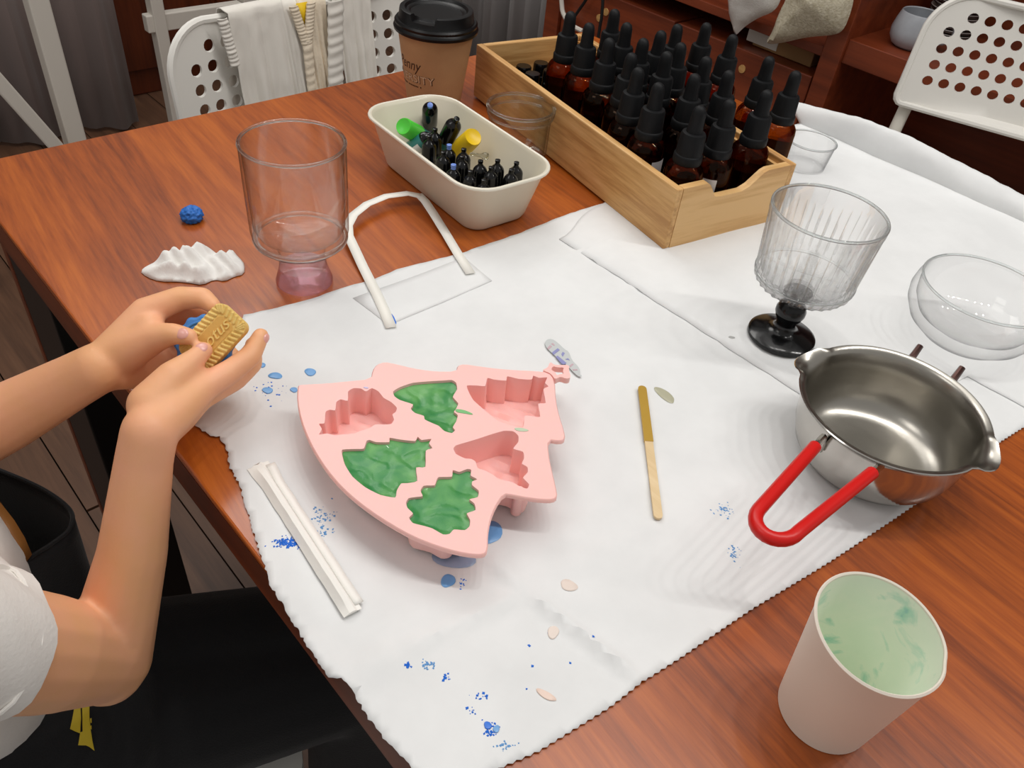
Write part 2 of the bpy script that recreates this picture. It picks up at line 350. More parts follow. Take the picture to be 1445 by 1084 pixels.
pillow('granule_bag', [(1027,-10),(1030,15),(1034,40),(1037,52),(1050,38),(1070,25),(1092,17),(1103,0),(1106,-40),(1068,-60),(1030,-45)], 1.61, .035, M_bag1, 'clear plastic bag of pure white granules slumped over the shelf edge', 'bag')
pillow('granule_bag', [(1112,-5),(1098,20),(1090,45),(1079,62),(1098,62),(1140,52),(1175,50),(1190,44),(1200,20),(1206,-5),(1206,-45),(1160,-65),(1115,-50)], 1.61, .04, M_bag2, 'plump plastic bag of cream flakes beside the shelf upright', 'bag')
bx = thing('cardboard_box', unX(1105, 92, 1.70), 'flat brown cardboard box in the gap below the bags', 'box')
a, b = unX(1062, 60, 1.7), unX(1142, 98, 1.7)
MB().box((1.70, min(a.y, b.y), T-.196), (1.95, max(a.y, b.y), T-.157)).build('carton', M_card, bx, smooth=False, bevel=.002)
MB().box((1.6985, min(a.y, b.y)+.09, T-.190), (1.70, min(a.y, b.y)+.17, T-.160)).build('label', M_white_paint, bx, smooth=False)
M_mug = mat('grey_glaze', (176, 180, 186), .35, bump=(60, .05), var=(20, (160, 164, 170), 1))
mp_ = un(1284, 66, -.104); mg = thing('mug', mp_, 'pale grey rounded ceramic mug on the shelf', 'mug')
mb = MB(); mb.lathe([(r*.90, z*.88) for r, z in [(.0001,0),(.034,0),(.044,.006),(.052,.02),(.054,.036),(.050,.056),(.045,.073),(.0435,.075),(.042,.073),(.047,.055),(.050,.036),(.048,.02),(.04,.008),(.0001,.006)]], 40, c=mp_); mb.build('body', M_mug, mg)
ang = math.radians(-62); dx = Vector((math.cos(ang), math.sin(ang), 0)); MB().tube([mp_+dx*(.043)+Vector((0,0,.052)), mp_+dx*.052+Vector((0,0,.055)), mp_+dx*.060+Vector((0,0,.054)), mp_+dx*.067+Vector((0,0,.049)), mp_+dx*.070+Vector((0,0,.040)), mp_+dx*.069+Vector((0,0,.031)), mp_+dx*.063+Vector((0,0,.023)), mp_+dx*.054+Vector((0,0,.018)), mp_+dx*.045+Vector((0,0,.017))], .005, 12).build('handle', M_mug, mg)
M_plate = mat('striped_bowl', (205, 196, 190), .4); M_prim = mat('bowl_rim', (44, 36, 34), .5)
bp_ = un(1338, 46, -.104)
for i in range(11):
    z = .0085*i; c = bp_+Vector((0, 0, z))
    t = thing('bowl', c, 'topmost pale bowl of the tall nested stack behind the mug' if i == 10 else ('lowest pale bowl of the nested stack, standing on the shelf board' if i == 0 else 'pale dark rimmed bowl within the tall nested stack behind the mug'), 'bowl', 'nested bowls on the shelf')
    e = .0012*math.sin(i*2.3); MB().lathe([(.0001, 0), (.040, 0), (.050, .003), (.054, .0075), (.0535, .0082), (.049, .0045), (.0001, .0022)], 32, c=c+Vector((e, -e, 0))).build('body', M_plate, t)
    MB().lathe([(.0545, .0050), (.0552, .0062), (.0545, .0072), (.0535, .0062)], 32, c=c+Vector((e, -e, 0)), cap0=False, cap1=False).build('rim_line', M_prim, t)
for nm, pts, mt, lb in (('cable', [(833,-12),(826,2),(817,14),(808,28),(800,60)], M_cable, 'thin black cable hanging in a curve before the drawers'), ('cable', [(851,-12),(850,20),(846,40),(842,70)], M_cable, 'straight black cable hanging in front of the drawers'), ('cable', [(793,-14),(792,8),(796,24),(806,36),(822,44)], M_white_paint, 'white cable looping down beside the shelf upright')):
    P = [unX(x, y, 1.635) for x, y in pts]; tag(MB().tube(smooth_path := [P[0]]+[P[i].lerp(P[i+1], t) for i in range(len(P)-1) for t in (.33, .66)]+[P[-1]], .004 if mt is M_cable else .006, 8).build(nm, mt, loc=P[-1]), lb, 'cable')

# ------------------------------------------------------------------ chairs
def back_outline(w, h, r): return rrect(w, h, r, 8)
def make_chair(loc, rz, top, label, tilt=8, hole_gap=.0262, scale=1.0):
    t = thing('perforated_chair', loc, label, 'chair', rz=rz)
    w, h = .415, .180; hol = []
    cols = 14
    for r_ in range(5):
        for c_ in range(cols):
            if r_ == 0 and c_ in (0, cols-1): continue
            cx = (c_-(cols-1)/2)*hole_gap; cy = h/2-.031-r_*hole_gap
            hol.append([(cx+.0084*math.cos(a), cy+.0084*math.sin(a)) for a in np.linspace(.13, .13+2*math.pi, 14, endpoint=False)])
    # wide rounded top corners, nearly square lower corners
    top_c = [p for p in rrect(w, h, .062, 10) if p[1] > h/2-.062-1e-6]; low = [p for p in rrect(w, h, .014, 3) if p[1] < -h/2+.0141]
    P = top_c + low
    tl = math.radians(tilt); zc = top-h/2*math.cos(tl)
    def bend(x, y, z):
        yy = .20 + .028*(1-(2*x/w)**2) + z + y*math.sin(tl)
        return (x, yy, zc + y*math.cos(tl))
    bk = MB(); plate(bk, P, hol, -.0028, .0028, bend, grid=.018); bk.build('backrest', M_white_plastic, t, world=False)
    rim = MB(); rim.tube([bend(x, y, 0) for x, y in P], .0055, 8, closed=True); rim.build('edge_rim', M_white_plastic, t, world=False)
    st = MB(); plate(st, rrect(.40, .40, .07, 8), [], .436, .444, lambda x, y, z: (x, y, z - .5*y*y*.3 - .3*x*x*.3), grid=.03); st.build('seat', M_white_plastic, t, world=False, bevel=.002)
    for s in (-1, 1):
        MB().tube([(s*.205, .235, 0), (s*.19, .17, .41), (s*.19, .165, .45), (s*.19, .175, .50), (s*.186, .205, zc-h/2-.005), (s*.186, .212, zc-h/2+.012)], .011, 12).build('rear_leg', M_tube, t, world=False)
        MB().tube([(s*.20, -.2, 0), (s*.18, -.14, .40), (s*.18, -.12, .428), (s*.18, .16, .428)], .011, 12).build('front_leg', M_tube, t, world=False)
    MB().tube([(-.18, .02, .425), (.18, .02, .425)], .009, 10).build('cross_bar', M_tube, t, world=False)
    return t
chL = make_chair((.61, .85, 0), 0, T+.003, 'white perforated plastic chair with a pale garment over its backrest')
make_chair((1.352, .300, 0), math.radians(-90+18), T+.060, 'white perforated plastic chair pulled up to the paper covered table side', tilt=12)

# ------------------------------------------------------------------ table
tb = thing('work_table', (.515, -.05, 0), 'large cherry brown wooden table with black steel legs', 'table')
TX0, TX1, TY0, TY1 = .104, .927, -.92, .821
def slab(x0, x1, y0, y1, z0, z1): 
    return MB().box((x0, y0, z0), (x1, y1, z1))
slab(TX0, TX1, TY0, TY1, T-.006, T).build('table_top', M_table, tb, smooth=False, bevel=.0015)
slab(TX0, TX1, TY0, TY1, T-.038, T-.006).build('table_edge', M_tedge, tb, smooth=False)
for x in (TX0+.012, TX1-.062):
    slab(x, x+.05, TY0+.1, TY1-.1, T-.058, T-.038).build('steel_rail', M_black_metal, tb, smooth=False)
    for y in (TY1-.071, TY0+.22):
        slab(x, x+.05, y-.055, y+.055, 0, T-.058).build('leg', M_black_metal, tb, smooth=False, bevel=.002)
        slab(x-.001, x+.051, y+.055, y+.070, 0, T-.058).build('leg_cladding', M_tedge, tb, smooth=False, bevel=.002)

# ------------------------------------------------------------------ paper sheets
def densify(P, step, jit=0.0, zig=0.0):
    Q = []; k = 0
    for i in range(len(P)-1):
        a, b = Vector(P[i][:2]), Vector(P[i+1][:2]); n = max(1, int((b-a).length/step)); nn = Vector((-(b-a).y, (b-a).x)).normalized()
        for j in range(n):
            k += 1; Q.append(tuple(a.lerp(b, j/n) + nn*(random.uniform(-jit, jit) + (zig if k % 2 else -zig))))
    return Q
def pxs(L, h=0.0): return [tuple(un(x, y, h)[:2]) for x, y in L]
back = pxs([(862,286),(845,290),(790,308),(735,330),(650,360),(600,372),(560,382),(530,395),(470,413),(440,424),(380,440),(345,447)])
left = pxs([(345,447),(318,490),(296,540),(276,590),(277,602),(294,616),(310,618),(321,638),(325.5,663.5),(338,685.5),(354,736),(366,780),(382,827),(410,874),(430,910),(465,960),(482,965),(500,985),(530,1030),(560,1065),(585,1088),(620,1122)])
front = pxs([(620,1122),(665,1106),(710,1084),(760,1062),(860,1000),(905,965),(960,930),(1060,862),(1170,795),(1260,735),(1310,700),(1360,665),(1400,632),(1445,604),(1475,582)])
rest = [(.628, .03), (.632, .2), (.63, .40), (.628, .452)]
OUT1 = densify(back, .006, .0005)+densify(left, .0018, .0008)+densify(front, .0022, 0, .0005)+densify([front[-1]]+rest+[back[0]], .006, .0002)
def crease(x, y, lines):
    z = 0
    for (ax, ay), (bx, by), hgt, wid in lines:
        a = np.array((ax, ay)); ab = np.array((bx-ax, by-ay)); t = min(1, max(0, ((x-ax)*ab[0]+(y-ay)*ab[1])/(ab@ab))); d = math.hypot(x-ax-t*ab[0], y-ay-t*ab[1])
        z = max(z, hgt*max(0, 1-d/wid)*min(1, 6*min(t+.05, 1.05-t)))
    return z
def pl(a, b, h, w): return (tuple(un(*a)[:2]), tuple(un(*b)[:2]), h, w)
LINES = [pl((900,960),(742,838), .0048, .0055), pl((742,838),(690,790), .003, .006), pl((742,838),(560,925), .0026, .006), pl((560,925),(480,965), .003, .014), pl((742,838),(1100,650), .0012, .010), pl((742,838),(960,880), .0016, .016), pl((880,330),(640,430), .0012, .008), pl((930,390),(560,560), .0010, .006), pl((820,560),(1050,470), .0010, .006), pl((760,780),(1100,560), .0010, .008), pl((330,590),(470,940), .0012, .012), pl((470,940),(500,985), .005, .01), pl((430,900),(480,965), .004, .012)]
def zpaper(x, y):
    return .0012 + crease(x, y, LINES) + .0009*(nz(x*16, y*16, 4)+.2) + .0003*nz(x*50, y*50, 1)
vv, ff, nb = fill(OUT1, grid=.0042)
mb = MB(); mb.add([(x, y, T+max(.0006, zpaper(x, y))) for x, y in vv], ff)
sheet = tag(mb.build('paper_sheet', M_paper, loc=(.35, .25, T), solid=.0003), 'large white opened paper bag with torn and pinked edges covering the table', 'paper')
# second sheet with its far edge standing up past the table edge
rows = []
ys = np.linspace(-.25, .452, 150)
mb = MB(); R = []
for y in ys:
    row = []
    for i, s in enumerate(np.linspace(0, 1, 46)):
        xl = .486 + .134*max(0, min(1, (.108-y)/.012)); x = xl + (.932-xl)*s + .001*nz(y*60, s*2)*(1 if i == 0 else 0); z = zpaper(x, y)+.0008
        row.append((x, y + .012*nz(x*18, 3)*(y > .44) - max(0, y-.30)/.152*.030*max(0, min(1, (.575-x)/.085)), T+z))
    # upturned flap: leans outwards, lower towards the camera end
    f = max(0.0, min(1.0, (y-.02)/.30)); hh = .004+.027*f*min(1, .45+(.452-y)/.12); lean = .022 - .006*f
    x0 = .932
    for k_ in range(1, 9):
        u = k_/8; wv = .004*nz(y*14, 2+u)+.0016*nz(y*70, u*3)
        row.append((x0 + lean*u*u - .006*u*f + wv*u, y + .030*u*max(0, (y-.40)/.052), T+.0025 + hh*math.sin(u*1.35)/math.sin(1.35) + .0012*nz(y*90, u)*(u > .9)))
    R.append(row)
nrow = len(R[0]); mb.add([p for r_ in R for p in r_], [(i*nrow+j, i*nrow+j+1, (i+1)*nrow+j+1, (i+1)*nrow+j) for i in range(len(R)-1) for j in range(nrow-1)])
tag(mb.build('paper_sheet', M_paper, loc=(.78, .2, T), solid=.0003, auto=60), 'white paper sheet with an upturned ragged edge beside the far chair', 'paper')
# ---- parts of the opened bag: handle strap, patch, drips and crumbs
def strap(mb, pts, w):
    P = [un(x, y, h) for x, y, h in pts]; L, Rr = [], []
    for i, p in enumerate(P):
        t = P[min(i+1, len(P)-1)]-P[max(i-1, 0)]; t.z = 0; t.normalize(); s = Vector((-t.y, t.x, 0))*(w/2); L.append(p+s); Rr.append(p-s)
    return mb.ribbon(L, Rr)
pt = [tuple(un(x, y)[:2]) for x, y in [(498,424),(655,366),(694,400),(548,462)]]
vv, ff, nb = fill(densify(pt+[pt[0]], .01), grid=.008)
MB().add([(x, y, T+zpaper(x, y)+.0005) for x, y in vv], ff).build('glued_patch', M_paper, sheet, solid=.0003)
strap(MB(), [(552,462,.0032),(543,440,.0034),(533,418,.0034),(524,400,.0034),(512,376,.004),(500,350,.006),(492,333,.008),(491,318,.009),(499,303,.010),(518,288,.011),(545,277,.011),(575,273,.0105),(590,276,.009),(598,281,.0075)], .0085).build('handle_strap', M_paper2, sheet, solid=.0004)
strap(MB(), [(590,274,.0085),(600,284,.008),(612,302,.006),(630,331,.004),(646,358,.0036),(664,386,.0036)], .0085).build('handle_strap', M_paper2, sheet, solid=.0004)
M_wblue = mat('blue_wax', (106, 160, 214), .3); M_wdeep = mat('deep_blue_wax', (38, 112, 214), .35); M_wbeige = mat('beige_wax', (226, 212, 202), .35); M_wgrey = mat('grey_film', (172, 172, 170), .4); M_wpink = mat('peach_wax', (230, 206, 192), .4); M_wol = mat('olive_film', (176, 174, 150), .3)
def drop(x, y, rx, ry, mt, rot=0, hgt=.0005, nm='wax_drop'):
    c = un(x, y); s = depth(c)/F; kk = random.random()*9; R = []
    for f, z in ((1, .0001), (.9, hgt), (.45, hgt*1.25)):
        R.append([])
        for j in range(20):
            a = 2*math.pi*j/20; w = 1+.10*math.sin(2*a+kk)+.06*math.sin(3*a+kk*2); px, py = rx*s*math.cos(a)*w*f, ry*s*math.sin(a)*w*f*1.35
            X = c.x+px*math.cos(rot)-py*math.sin(rot); Y = c.y+px*math.sin(rot)+py*math.cos(rot); R[-1].append((X, Y, T+zpaper(X, Y)+.0003+z))
    return MB().rings(R).build(nm, mt, sheet)
A = -_y
for x, y, rx, ry, mt in ((438,527,8,6,M_wblue),(370,518,5,4,M_wblue),(389,533,9,5.5,M_wblue),(378,554,7.5,5,M_wblue),(415,553,5,4,M_wblue),(632,822,9.5,9,M_wblue),(694,753,13,16,M_wblue),(640,787,34,14,mat('slate_patch', (150, 168, 196), .25)),(780,895,8,8,M_wbeige),(802,830,13,7,M_wbeige),(963,430,4,3,M_wblue),(688,1026,6,4,M_wdeep),(700,1031,5,4,M_wblue)):  # the slate entry is a wide blue-grey patch by the mould
    drop(x, y, rx, ry, mt, A)
drop(553, 452, 4, 10, M_wdeep, A+.6); drop(1020, 443, 13, 5, M_wgrey, A); drop(1032, 480, 8, 2.5, M_wgrey, A); drop(770, 983, 16, 4, M_wpink, A-.5)
drop(937, 560, 8, 15, M_wol, A+.75)
# stain through which the print of the bag shows
fp = [tuple(un(x, y)[:2]) for x, y in smooth_loop([(768,488),(771,483),(778,482),(786,487),(796,497),(802,500),(806,512),(815,521),(818,527),(816,532),(821,534),(817,536),(810,531),(800,520),(790,512),(778,502),(770,494)], 1)]
fm = MB(); plate(fm, fp, [], T+.0024, T+.0028); film = fm.build('greasy_stain', mat('translucent_film', (196, 200, 200), .35), sheet)
M_pb = mat('print_blue', (140, 142, 190), .6); M_pr = mat('print_red', (196, 168, 176), .6)
for q, mt in (([(779,497.5),(787,491.5),(790,494),(781,501)], M_pb), ([(784,503.5),(787,502),(799.5,512.5),(796,514.5),(793,513.5)], M_pb), ([(792,500),(794,496.5),(797,498.5),(794,503.5)], M_pb), ([(797.5,507),(801.5,505.5),(804,508.5)], M_pb), ([(772,491.5),(776,487),(779,489),(774,493.5)], M_pr), ([(777.5,485.5),(780,484),(783,487),(782,488)], M_pr), ([(803.5,516),(808,513),(809.5,514.5),(804.5,518.5)], M_pr), ([(807.5,521.5),(814.5,521),(815,522.5),(809.5,523)], M_pr)):
    mm = MB(); P = [un(x, y, .0029)[:2] for x, y in q]; plate(mm, [tuple(p) for p in P], [], T+.0027, T+.0030); mm.build('print_mark', mt, film, smooth=False)
cr = {0: MB(), 1: MB()}
rr = random.Random(3)
for x, y, sx, sy, n, c_ in ((412,770,22,7,150,0),(455,738,16,22,70,1),(575,942,4,3,16,0),(603,940,10,7,30,1),(628,958,7,5,10,0),(680,985,16,6,12,0),(668,1003,10,5,8,0),(692,1032,12,9,34,0),(715,1055,16,6,18,1),(1018,722,14,9,50,1),(1036,782,10,12,30,1),(388,553,26,12,26,0),(652,825,12,8,10,0),(500,640,30,40,6,0),(780,930,60,40,6,0)):
    for i in range(n):
        c = un(x+rr.gauss(0, sx*.55), y+rr.gauss(0, sy*.55)); s = rr.uniform(.0003, .0011)*(1.15 if x == 412 else 1); a = rr.random()*6; z = T+zpaper(c.x, c.y)+.0002
        P = [(c.x+s*math.cos(a+k*1.57)*rr.uniform(.5, 1.2), c.y+s*math.sin(a+k*1.57)*rr.uniform(.5, 1.2), z) for k in range(4)]
        cr[c_].add(P+[(c.x, c.y, z+s*.5)], [(0, 1, 4), (1, 2, 4), (2, 3, 4), (3, 0, 4)])
for k, mt in ((0, M_wdeep), (1, M_wblue)):
    o = cr[k].build('wax_crumbs', mt, sheet, smooth=False); o['kind'] = 'stuff'

# ------------------------------------------------------------------ bamboo tray and bottles
TO = Vector((.555, .357, T)); eL = Vector((.072, .358, 0)).normalized(); eW = Vector((.358, -.072, 0)).normalized(); TL, TW, TH, th = .365, .147, .060, .0075
ty = thing('bamboo_tray', TO+eL*TL/2+eW*TW/2, 'long bamboo tray with a dipped front panel full of amber bottles', 'tray')
Z = Vector((0, 0, 1))
def tw(l, w, z=0): return TO+eL*l+eW*w+Z*(z+.002)
MB().obox(tw(th, th), eL*(TL-2*th), eW*(TW-2*th), Z*.006).build('tray_base', M_bamboo, ty, smooth=False)
for w in (0, TW-th):
    MB().obox(tw(0, w), eL*TL, eW*th, Z*TH).build('side_panel', M_bamboo, ty, smooth=False, bevel=.0012)
    MB().obox(tw(.009, th if w == 0 else TW-th-.004, TH-.010), eL*(TL-.018), eW*.004, Z*.004).build('lid_rail', M_bamboo, ty, smooth=False)
MB().obox(tw(TL-th, th), eL*th, eW*(TW-2*th), Z*TH).build('back_panel', M_bamboo_x, ty, smooth=False, bevel=.0012)
dip = [(th, 0), (TW-th, 0), (TW-th, TH), (TW*.75, TH), (TW*.715, TH-.002), (TW*.62, TH-.013), (TW*.56, TH-.0165), (TW*.38, TH-.0165), (TW*.33, TH-.0155), (TW*.27, TH-.003), (TW*.245, TH), (th, TH)]
mb = MB(); plate(mb, dip, [], 0, th, lambda x, y, z: tw(z, x, y)); mb.build('front_panel', M_bamboo_x, ty, smooth=False, bevel=.0008)
M_amber = glass('amber_glass', (176, 112, 48), thin=.3, tcol=(170, 100, 36), ior=1.4)
M_oil = mat('dark_oil', (38, 17, 7), .15)
M_rubber = mat('black_rubber', (16, 17, 19), .55, bump=(700, .08), spec=.25); M_lab = mat('white_label', (224, 224, 226), .6)
bt = thing('dropper_bottle', (0, 0, 0), 'x', 'bottle', 'amber dropper bottles')
g = [(.0001,.001),(.0150,.001),(.0172,.003),(.0182,.006),(.0182,.052),(.0176,.057),(.0150,.061),(.0105,.0635),(.0088,.065),(.0088,.068),(.0001,.068)]
MB().lathe(g, 28).build('glass_body', M_amber, bt, world=False)
MB().lathe([(.0001,.0025),(.0150,.0025),(.0166,.005),(.0166,.040),(.0001,.0402)], 20).build('oil', M_oil, bt, world=False)
cap = MB(); cap.lathe([(.0001,.0625),(.0126,.0625),(.0131,.0635),(.0131,.0695),(.0124,.0708),(.0118,.0712)], 28, cap1=False)
cap.lathe([(.0118,.0712),(.0116,.0725),(.0109,.0885),(.0102,.0902),(.0074,.0910),(.0001,.0910)], 56, mod=lambda a, r, z: 1+(.026*(1 if int(a/(2*math.pi)*56+.5) % 2 else -1) if .0715 < z < .0890 else 0), cap0=False); cap.build('cap', M_rubber, bt, world=False)
MB().lathe([(.0074,.0908),(.0072,.0930),(.0067,.0960),(.0064,.1040),(.0061,.1085),(.0048,.1120),(.0025,.1138),(.0001,.1142)], 20, cap0=False).build('rubber_bulb', M_rubber, bt, world=False)
BOT = [(0.2715,0.0582,0),(0.2334,0.056,0),(0.2646,0.1132,0),(0.226,0.0982,0),(0.1895,0.0495,0),(0.1793,0.0856,0),(0.1514,0.0493,0),(0.1955,0.1195,0),(0.2191,0.1665,1),(0.1417,0.0856,0),(0.1178,0.0313,0),(0.0804,0.0275,0),(0.2175,0.204,1),(0.1211,0.1195,0),(0.1585,0.1195,0),(0.1773,0.2065,1),(0.0863,0.0767,0),(0.0836,0.1167,0),(0.028,0.0299,0),(0.028,0.0675,0),(0.0362,0.1195,0),(0.114,0.1994,1),(0.0733,0.1961,1)]
lab_ids = {18: 30, 19: -10, 11: 60, 13: 75, 17: 70}
def arc_panel(r, z0, z1, a0, a1, n=10):
    L = [(r*math.cos(a), r*math.sin(a), z0) for a in np.linspace(a0, a1, n)]; U = [(x, y, z1) for x, y, _ in L]; return MB().ribbon(L, U)
for i, (l, w, outside) in enumerate(BOT):
    p = TO+eL*l+eW*w + Z*((.0030 if w < .19 or True else 0) if outside else .0083)
    if outside: lb = {8: 'amber dropper bottle on the table wedged against the outer side of the tray', 12: 'amber dropper bottle outside the tray, farthest from the dipped front panel', 15: 'amber dropper bottle on the table behind the middle of the tray', 21: 'amber dropper bottle outside the tray between two other loose bottles', 22: 'amber dropper bottle on the table closest to the clear beaker'}[i]
    elif i in lab_ids: lb = {18: 'white labelled amber dropper bottle in the tray corner by the dipped front', 19: 'amber dropper bottle with a tall white label strip showing through the front dip', 11: 'white labelled amber dropper bottle along the tray side facing the tin'}.get(i, 'amber dropper bottle with a white label tucked among the others in the tray')
    elif i == 20: lb = 'plain dark amber dropper bottle at the front dip beside the labelled ones'
    elif l > .25: lb = 'plain amber dropper bottle in the tray beside the small black vials' if w < .1 else 'plain amber dropper bottle in the tray end near the shelf drawers'
    elif w < .06: lb = 'plain amber dropper bottle in the tray row facing the loaf tin'
    elif w > .11: lb = 'plain amber dropper bottle in the tray row facing the shelf'
    else: lb = 'plain amber dropper bottle in the middle of the crowded tray'
    if i == 0: bt.location = p; c = bt; c['label'] = lb
    else: c = clone(bt, p, lb)
    c['group'] = ('loose dropper bottles beside the tray' if outside else ('labelled dropper bottles in the tray' if i in lab_ids else 'plain dropper bottles, ' + lb.split('bottle ')[1]))
    if i in lab_ids:
        a = math.atan2(-p.y, -p.x)+math.radians(lab_ids[i]); ap = arc_panel(.0184, .010, .046, a-.55, a+.55); ap.build('paper_label', M_lab, c, world=False)
    c.rotation_euler = (random.uniform(-.015, .015), random.uniform(-.015, .015), random.random()*0)
# little black vials lying at the end of the tray
vp = None
for i, (l, w, z) in enumerate(((.335,.022,.0),(.335,.048,.0),(.312,.020,.0),(.312,.046,.0),(.338,.074,.0),(.314,.072,0))):
    p = tw(l, w, .0065)
    if vp is None:
        vp = thing('small_vial', p, 'small black capped vial at the far end of the bamboo tray', 'vial', 'small black vials in the tray')
        MB().lathe([(.0001,0),(.009,0),(.0095,.002),(.0095,.020),(.007,.023),(.0001,.023)], 18).build('glass_body', M_gloss_black, vp, world=False)
        MB().lathe([(.0001,.022),(.0092,.022),(.0094,.024),(.0090,.033),(.0082,.0345),(.0001,.0345)], 18).build('cap', M_gloss_black, vp, world=False)
    else: clone(vp, p)

# ------------------------------------------------------------------ cream tin and paint bottles
M_enamel = mat('cream_enamel', (214, 206, 186), .38, coat=.15); M_rimw = mat('enamel_rim', (226, 220, 204), .3)
PC = Vector((.4655, .551, T)); pa = math.radians(-4.5)
tin = thing('loaf_tin', PC, 'cream enamel loaf tin holding small paint bottles', 'tin')
def prr(w, h, r, z):
    ca, sa = math.cos(pa), math.sin(pa); return [(PC.x+x*ca-y*sa, PC.y+x*sa+y*ca, PC.z+z) for x, y in rrect(w, h, r, 8)]
PW, PL_ = .100, .194
ring = [prr(.056, .146, .012, .0006), prr(.066, .156, .016, .001), prr(.072, .162, .020, .005), prr(PW-.006, PL_-.008, .028, .047), prr(PW-.003, PL_-.003, .029, .0495), prr(PW, PL_, .030, .0505), prr(PW-.0005, PL_-.0005, .030, .052), prr(PW-.004, PL_-.004, .029, .0525), prr(PW-.008, PL_-.010, .027, .050), prr(.0715, .161, .019, .006), prr(.064, .154, .015, .003)]
MB().rings(ring).build('tin_body', M_enamel, tin)
MB().tube(prr(PW-.0005, PL_-.0005, .030, .0515), .0016, 8, closed=True).build('rolled_rim', M_rimw, tin)
M_teal = mat('teal_paint', (52, 124, 122), .3); M_green = mat('bright_green', (84, 206, 66), .3); M_yel = mat('yellow_cap', (236, 196, 22), .35); M_blue = mat('blue_tip', (110, 140, 214), .35); M_navy = mat('navy_paint', (66, 86, 130), .35); M_clear = glass('clear_tip', (235, 235, 230), .6)
PBs = 'small paint bottles in the tin'
def paint_bottle(loc, d, hgt, r, capm, bodym, tipm, label, group, cap_frac=.5, nozzle=True, lab=None):
    t = thing('paint_bottle', loc, label, 'bottle', group); q = Vector(d).normalized(); t.rotation_mode = 'QUATERNION'; t.rotation_quaternion = Vector((0, 0, 1)).rotation_difference(q)
    hb = hgt*(1-cap_frac); tz = .0055 if nozzle else 0
    MB().lathe([(.0001,0),(r*.93,0),(r,.0012),(r,hb-.003),(r*.9,hb),(.0001,hb)], 18).build('bottle_body', bodym, t, world=False)
    if nozzle:
        MB().lathe([(.0001,hb-.001),(r*.97,hb-.001),(r*.98,hb+.001),(r*.94,hgt-tz-.0055),(r*.86,hgt-tz-.0035),(r*.64,hgt-tz-.0012),(r*.42,hgt-tz),(r*.36,hgt-tz+.001),(.0001,hgt-tz+.001)], 18).build('cap', capm, t, world=False)
        MB().lathe([(r*.38,hgt-tz-.001),(r*.27,hgt-.003),(r*.34,hgt-.0025),(r*.34,hgt-.0003),(r*.2,hgt),(.0001,hgt)], 12).build('nozzle', tipm, t, world=False)
    else:
        MB().lathe([(.0001,hb-.001),(r*1.06,hb-.001),(r*1.08,hb+.001),(r*1.0,hgt-.002),(r*.9,hgt),(r*.5,hgt-.0012),(.0001,hgt-.0012)], 22).build('cap', capm, t, world=False)
    if lab: arc_panel(r*1.02, .003, hb-.006, lab-.8, lab+.8, 8).build('paper_label', M_lab, t, world=False)
    return t
ups = [((625.6,215.5),0),((635,206),1),((653.6,211),0),((652.6,221.7),0),((639,234),1),((664,242.5),0),((678.5,228),0),((693,237),0),((702.4,227),0),((686,257),0),((722,240.4),0),((730.4,230),0),((606,192.7),0),((614,183),0)]
Q = np.array([un(*q, .047)[:2] for q, _ in ups]); Q0 = Q.copy()
for it in range(300):
    Q += .03*(Q0-Q)
    for i in range(len(Q)):
        for j in range(i):
            d = Q[i]-Q[j]; n = np.hypot(*d)
            if n < .0150: d = d/n*(.0150-n)/2; Q[i] += d; Q[j] -= d
    ca, sa = math.cos(pa), math.sin(pa)
    for i in range(len(Q)):
        dx, dy = Q[i][0]-PC.x, Q[i][1]-PC.y; lx, ly = dx*ca+dy*sa, -dx*sa+dy*ca; lx = max(-.0275, min(.0275, lx)); ly = max(-.072, min(.072, ly)); Q[i] = (PC.x+lx*ca-ly*sa, PC.y+lx*sa+ly*ca)
for (px, b), q in zip(ups, Q):
    paint_bottle((q[0], q[1], T+.0034), (0, 0, 1), .045, .0073, M_gloss_black, M_navy if b else M_gloss_black, M_blue if b else M_gloss_black,
                 'tiny black paint bottle with a blue nozzle standing in the loaf tin' if b else ('tiny all black paint bottle at the tin end near the paper sheet' if q[1] < .515 else ('tiny all black paint bottle next to the yellow capped one' if q[1] < .575 else 'tiny all black paint bottle between the teal bottles')), 'blue nozzled paint bottles' if b else 'black paint bottles in the tin')
def lean(tip, tiph, base, baseh): a = un(*tip, tiph); b = un(*base, baseh); return b, a-b, (a-b).length
b, d, n = lean((607,148), .060, (606,183), .014); paint_bottle(b, d, n, .0082, M_gloss_black, M_navy, M_blue, 'black capped bottle with a purple blue nozzle at the tin end', None, .72)
b, d, n = lean((645,167), .058, (622,212), .014); paint_bottle(b, d, n, .0085, M_gloss_black, M_teal, M_gloss_black, 'teal paint bottle with a shiny black cap leaning in the tin', None, .62)
b, d, n = lean((569,178), .046, (600,196), .018); paint_bottle(b, d, n, .0085, M_green, M_teal, M_green, 'small bottle with a bright green cap lying in the tin', None, .60, False)
b, d, n = lean((613,187), .040, (578,212), .018); paint_bottle(b, d, n, .0078, M_gloss_black, M_teal, M_gloss_black, 'teal bottle with a white label lying across the tin', None, .38, True, -1.9)
b, d, n = lean((668,193), .050, (644,216), .020); paint_bottle(b, d, n, .0090, M_yel, M_yel, M_yel, 'small bottle with a bold yellow cap leaning in the tin', None, .62, False)
b, d, n = lean((689,221), .0535, (664,217), .0515); tp = thing('glass_pipette', b, 'clear glass dropper tube lying over the paint bottles', 'pipette'); tp.rotation_mode = 'QUATERNION'; tp.rotation_quaternion = Vector((0, 0, 1)).rotation_difference(d.normalized())
MB().lathe([(.0001,0),(.0015,0),(.0016,n*.6),(.0030,n*.72),(.0034,n*.85),(.0028,n*.97),(.0001,n)], 14).build('tube', M_clear, tp, world=False)

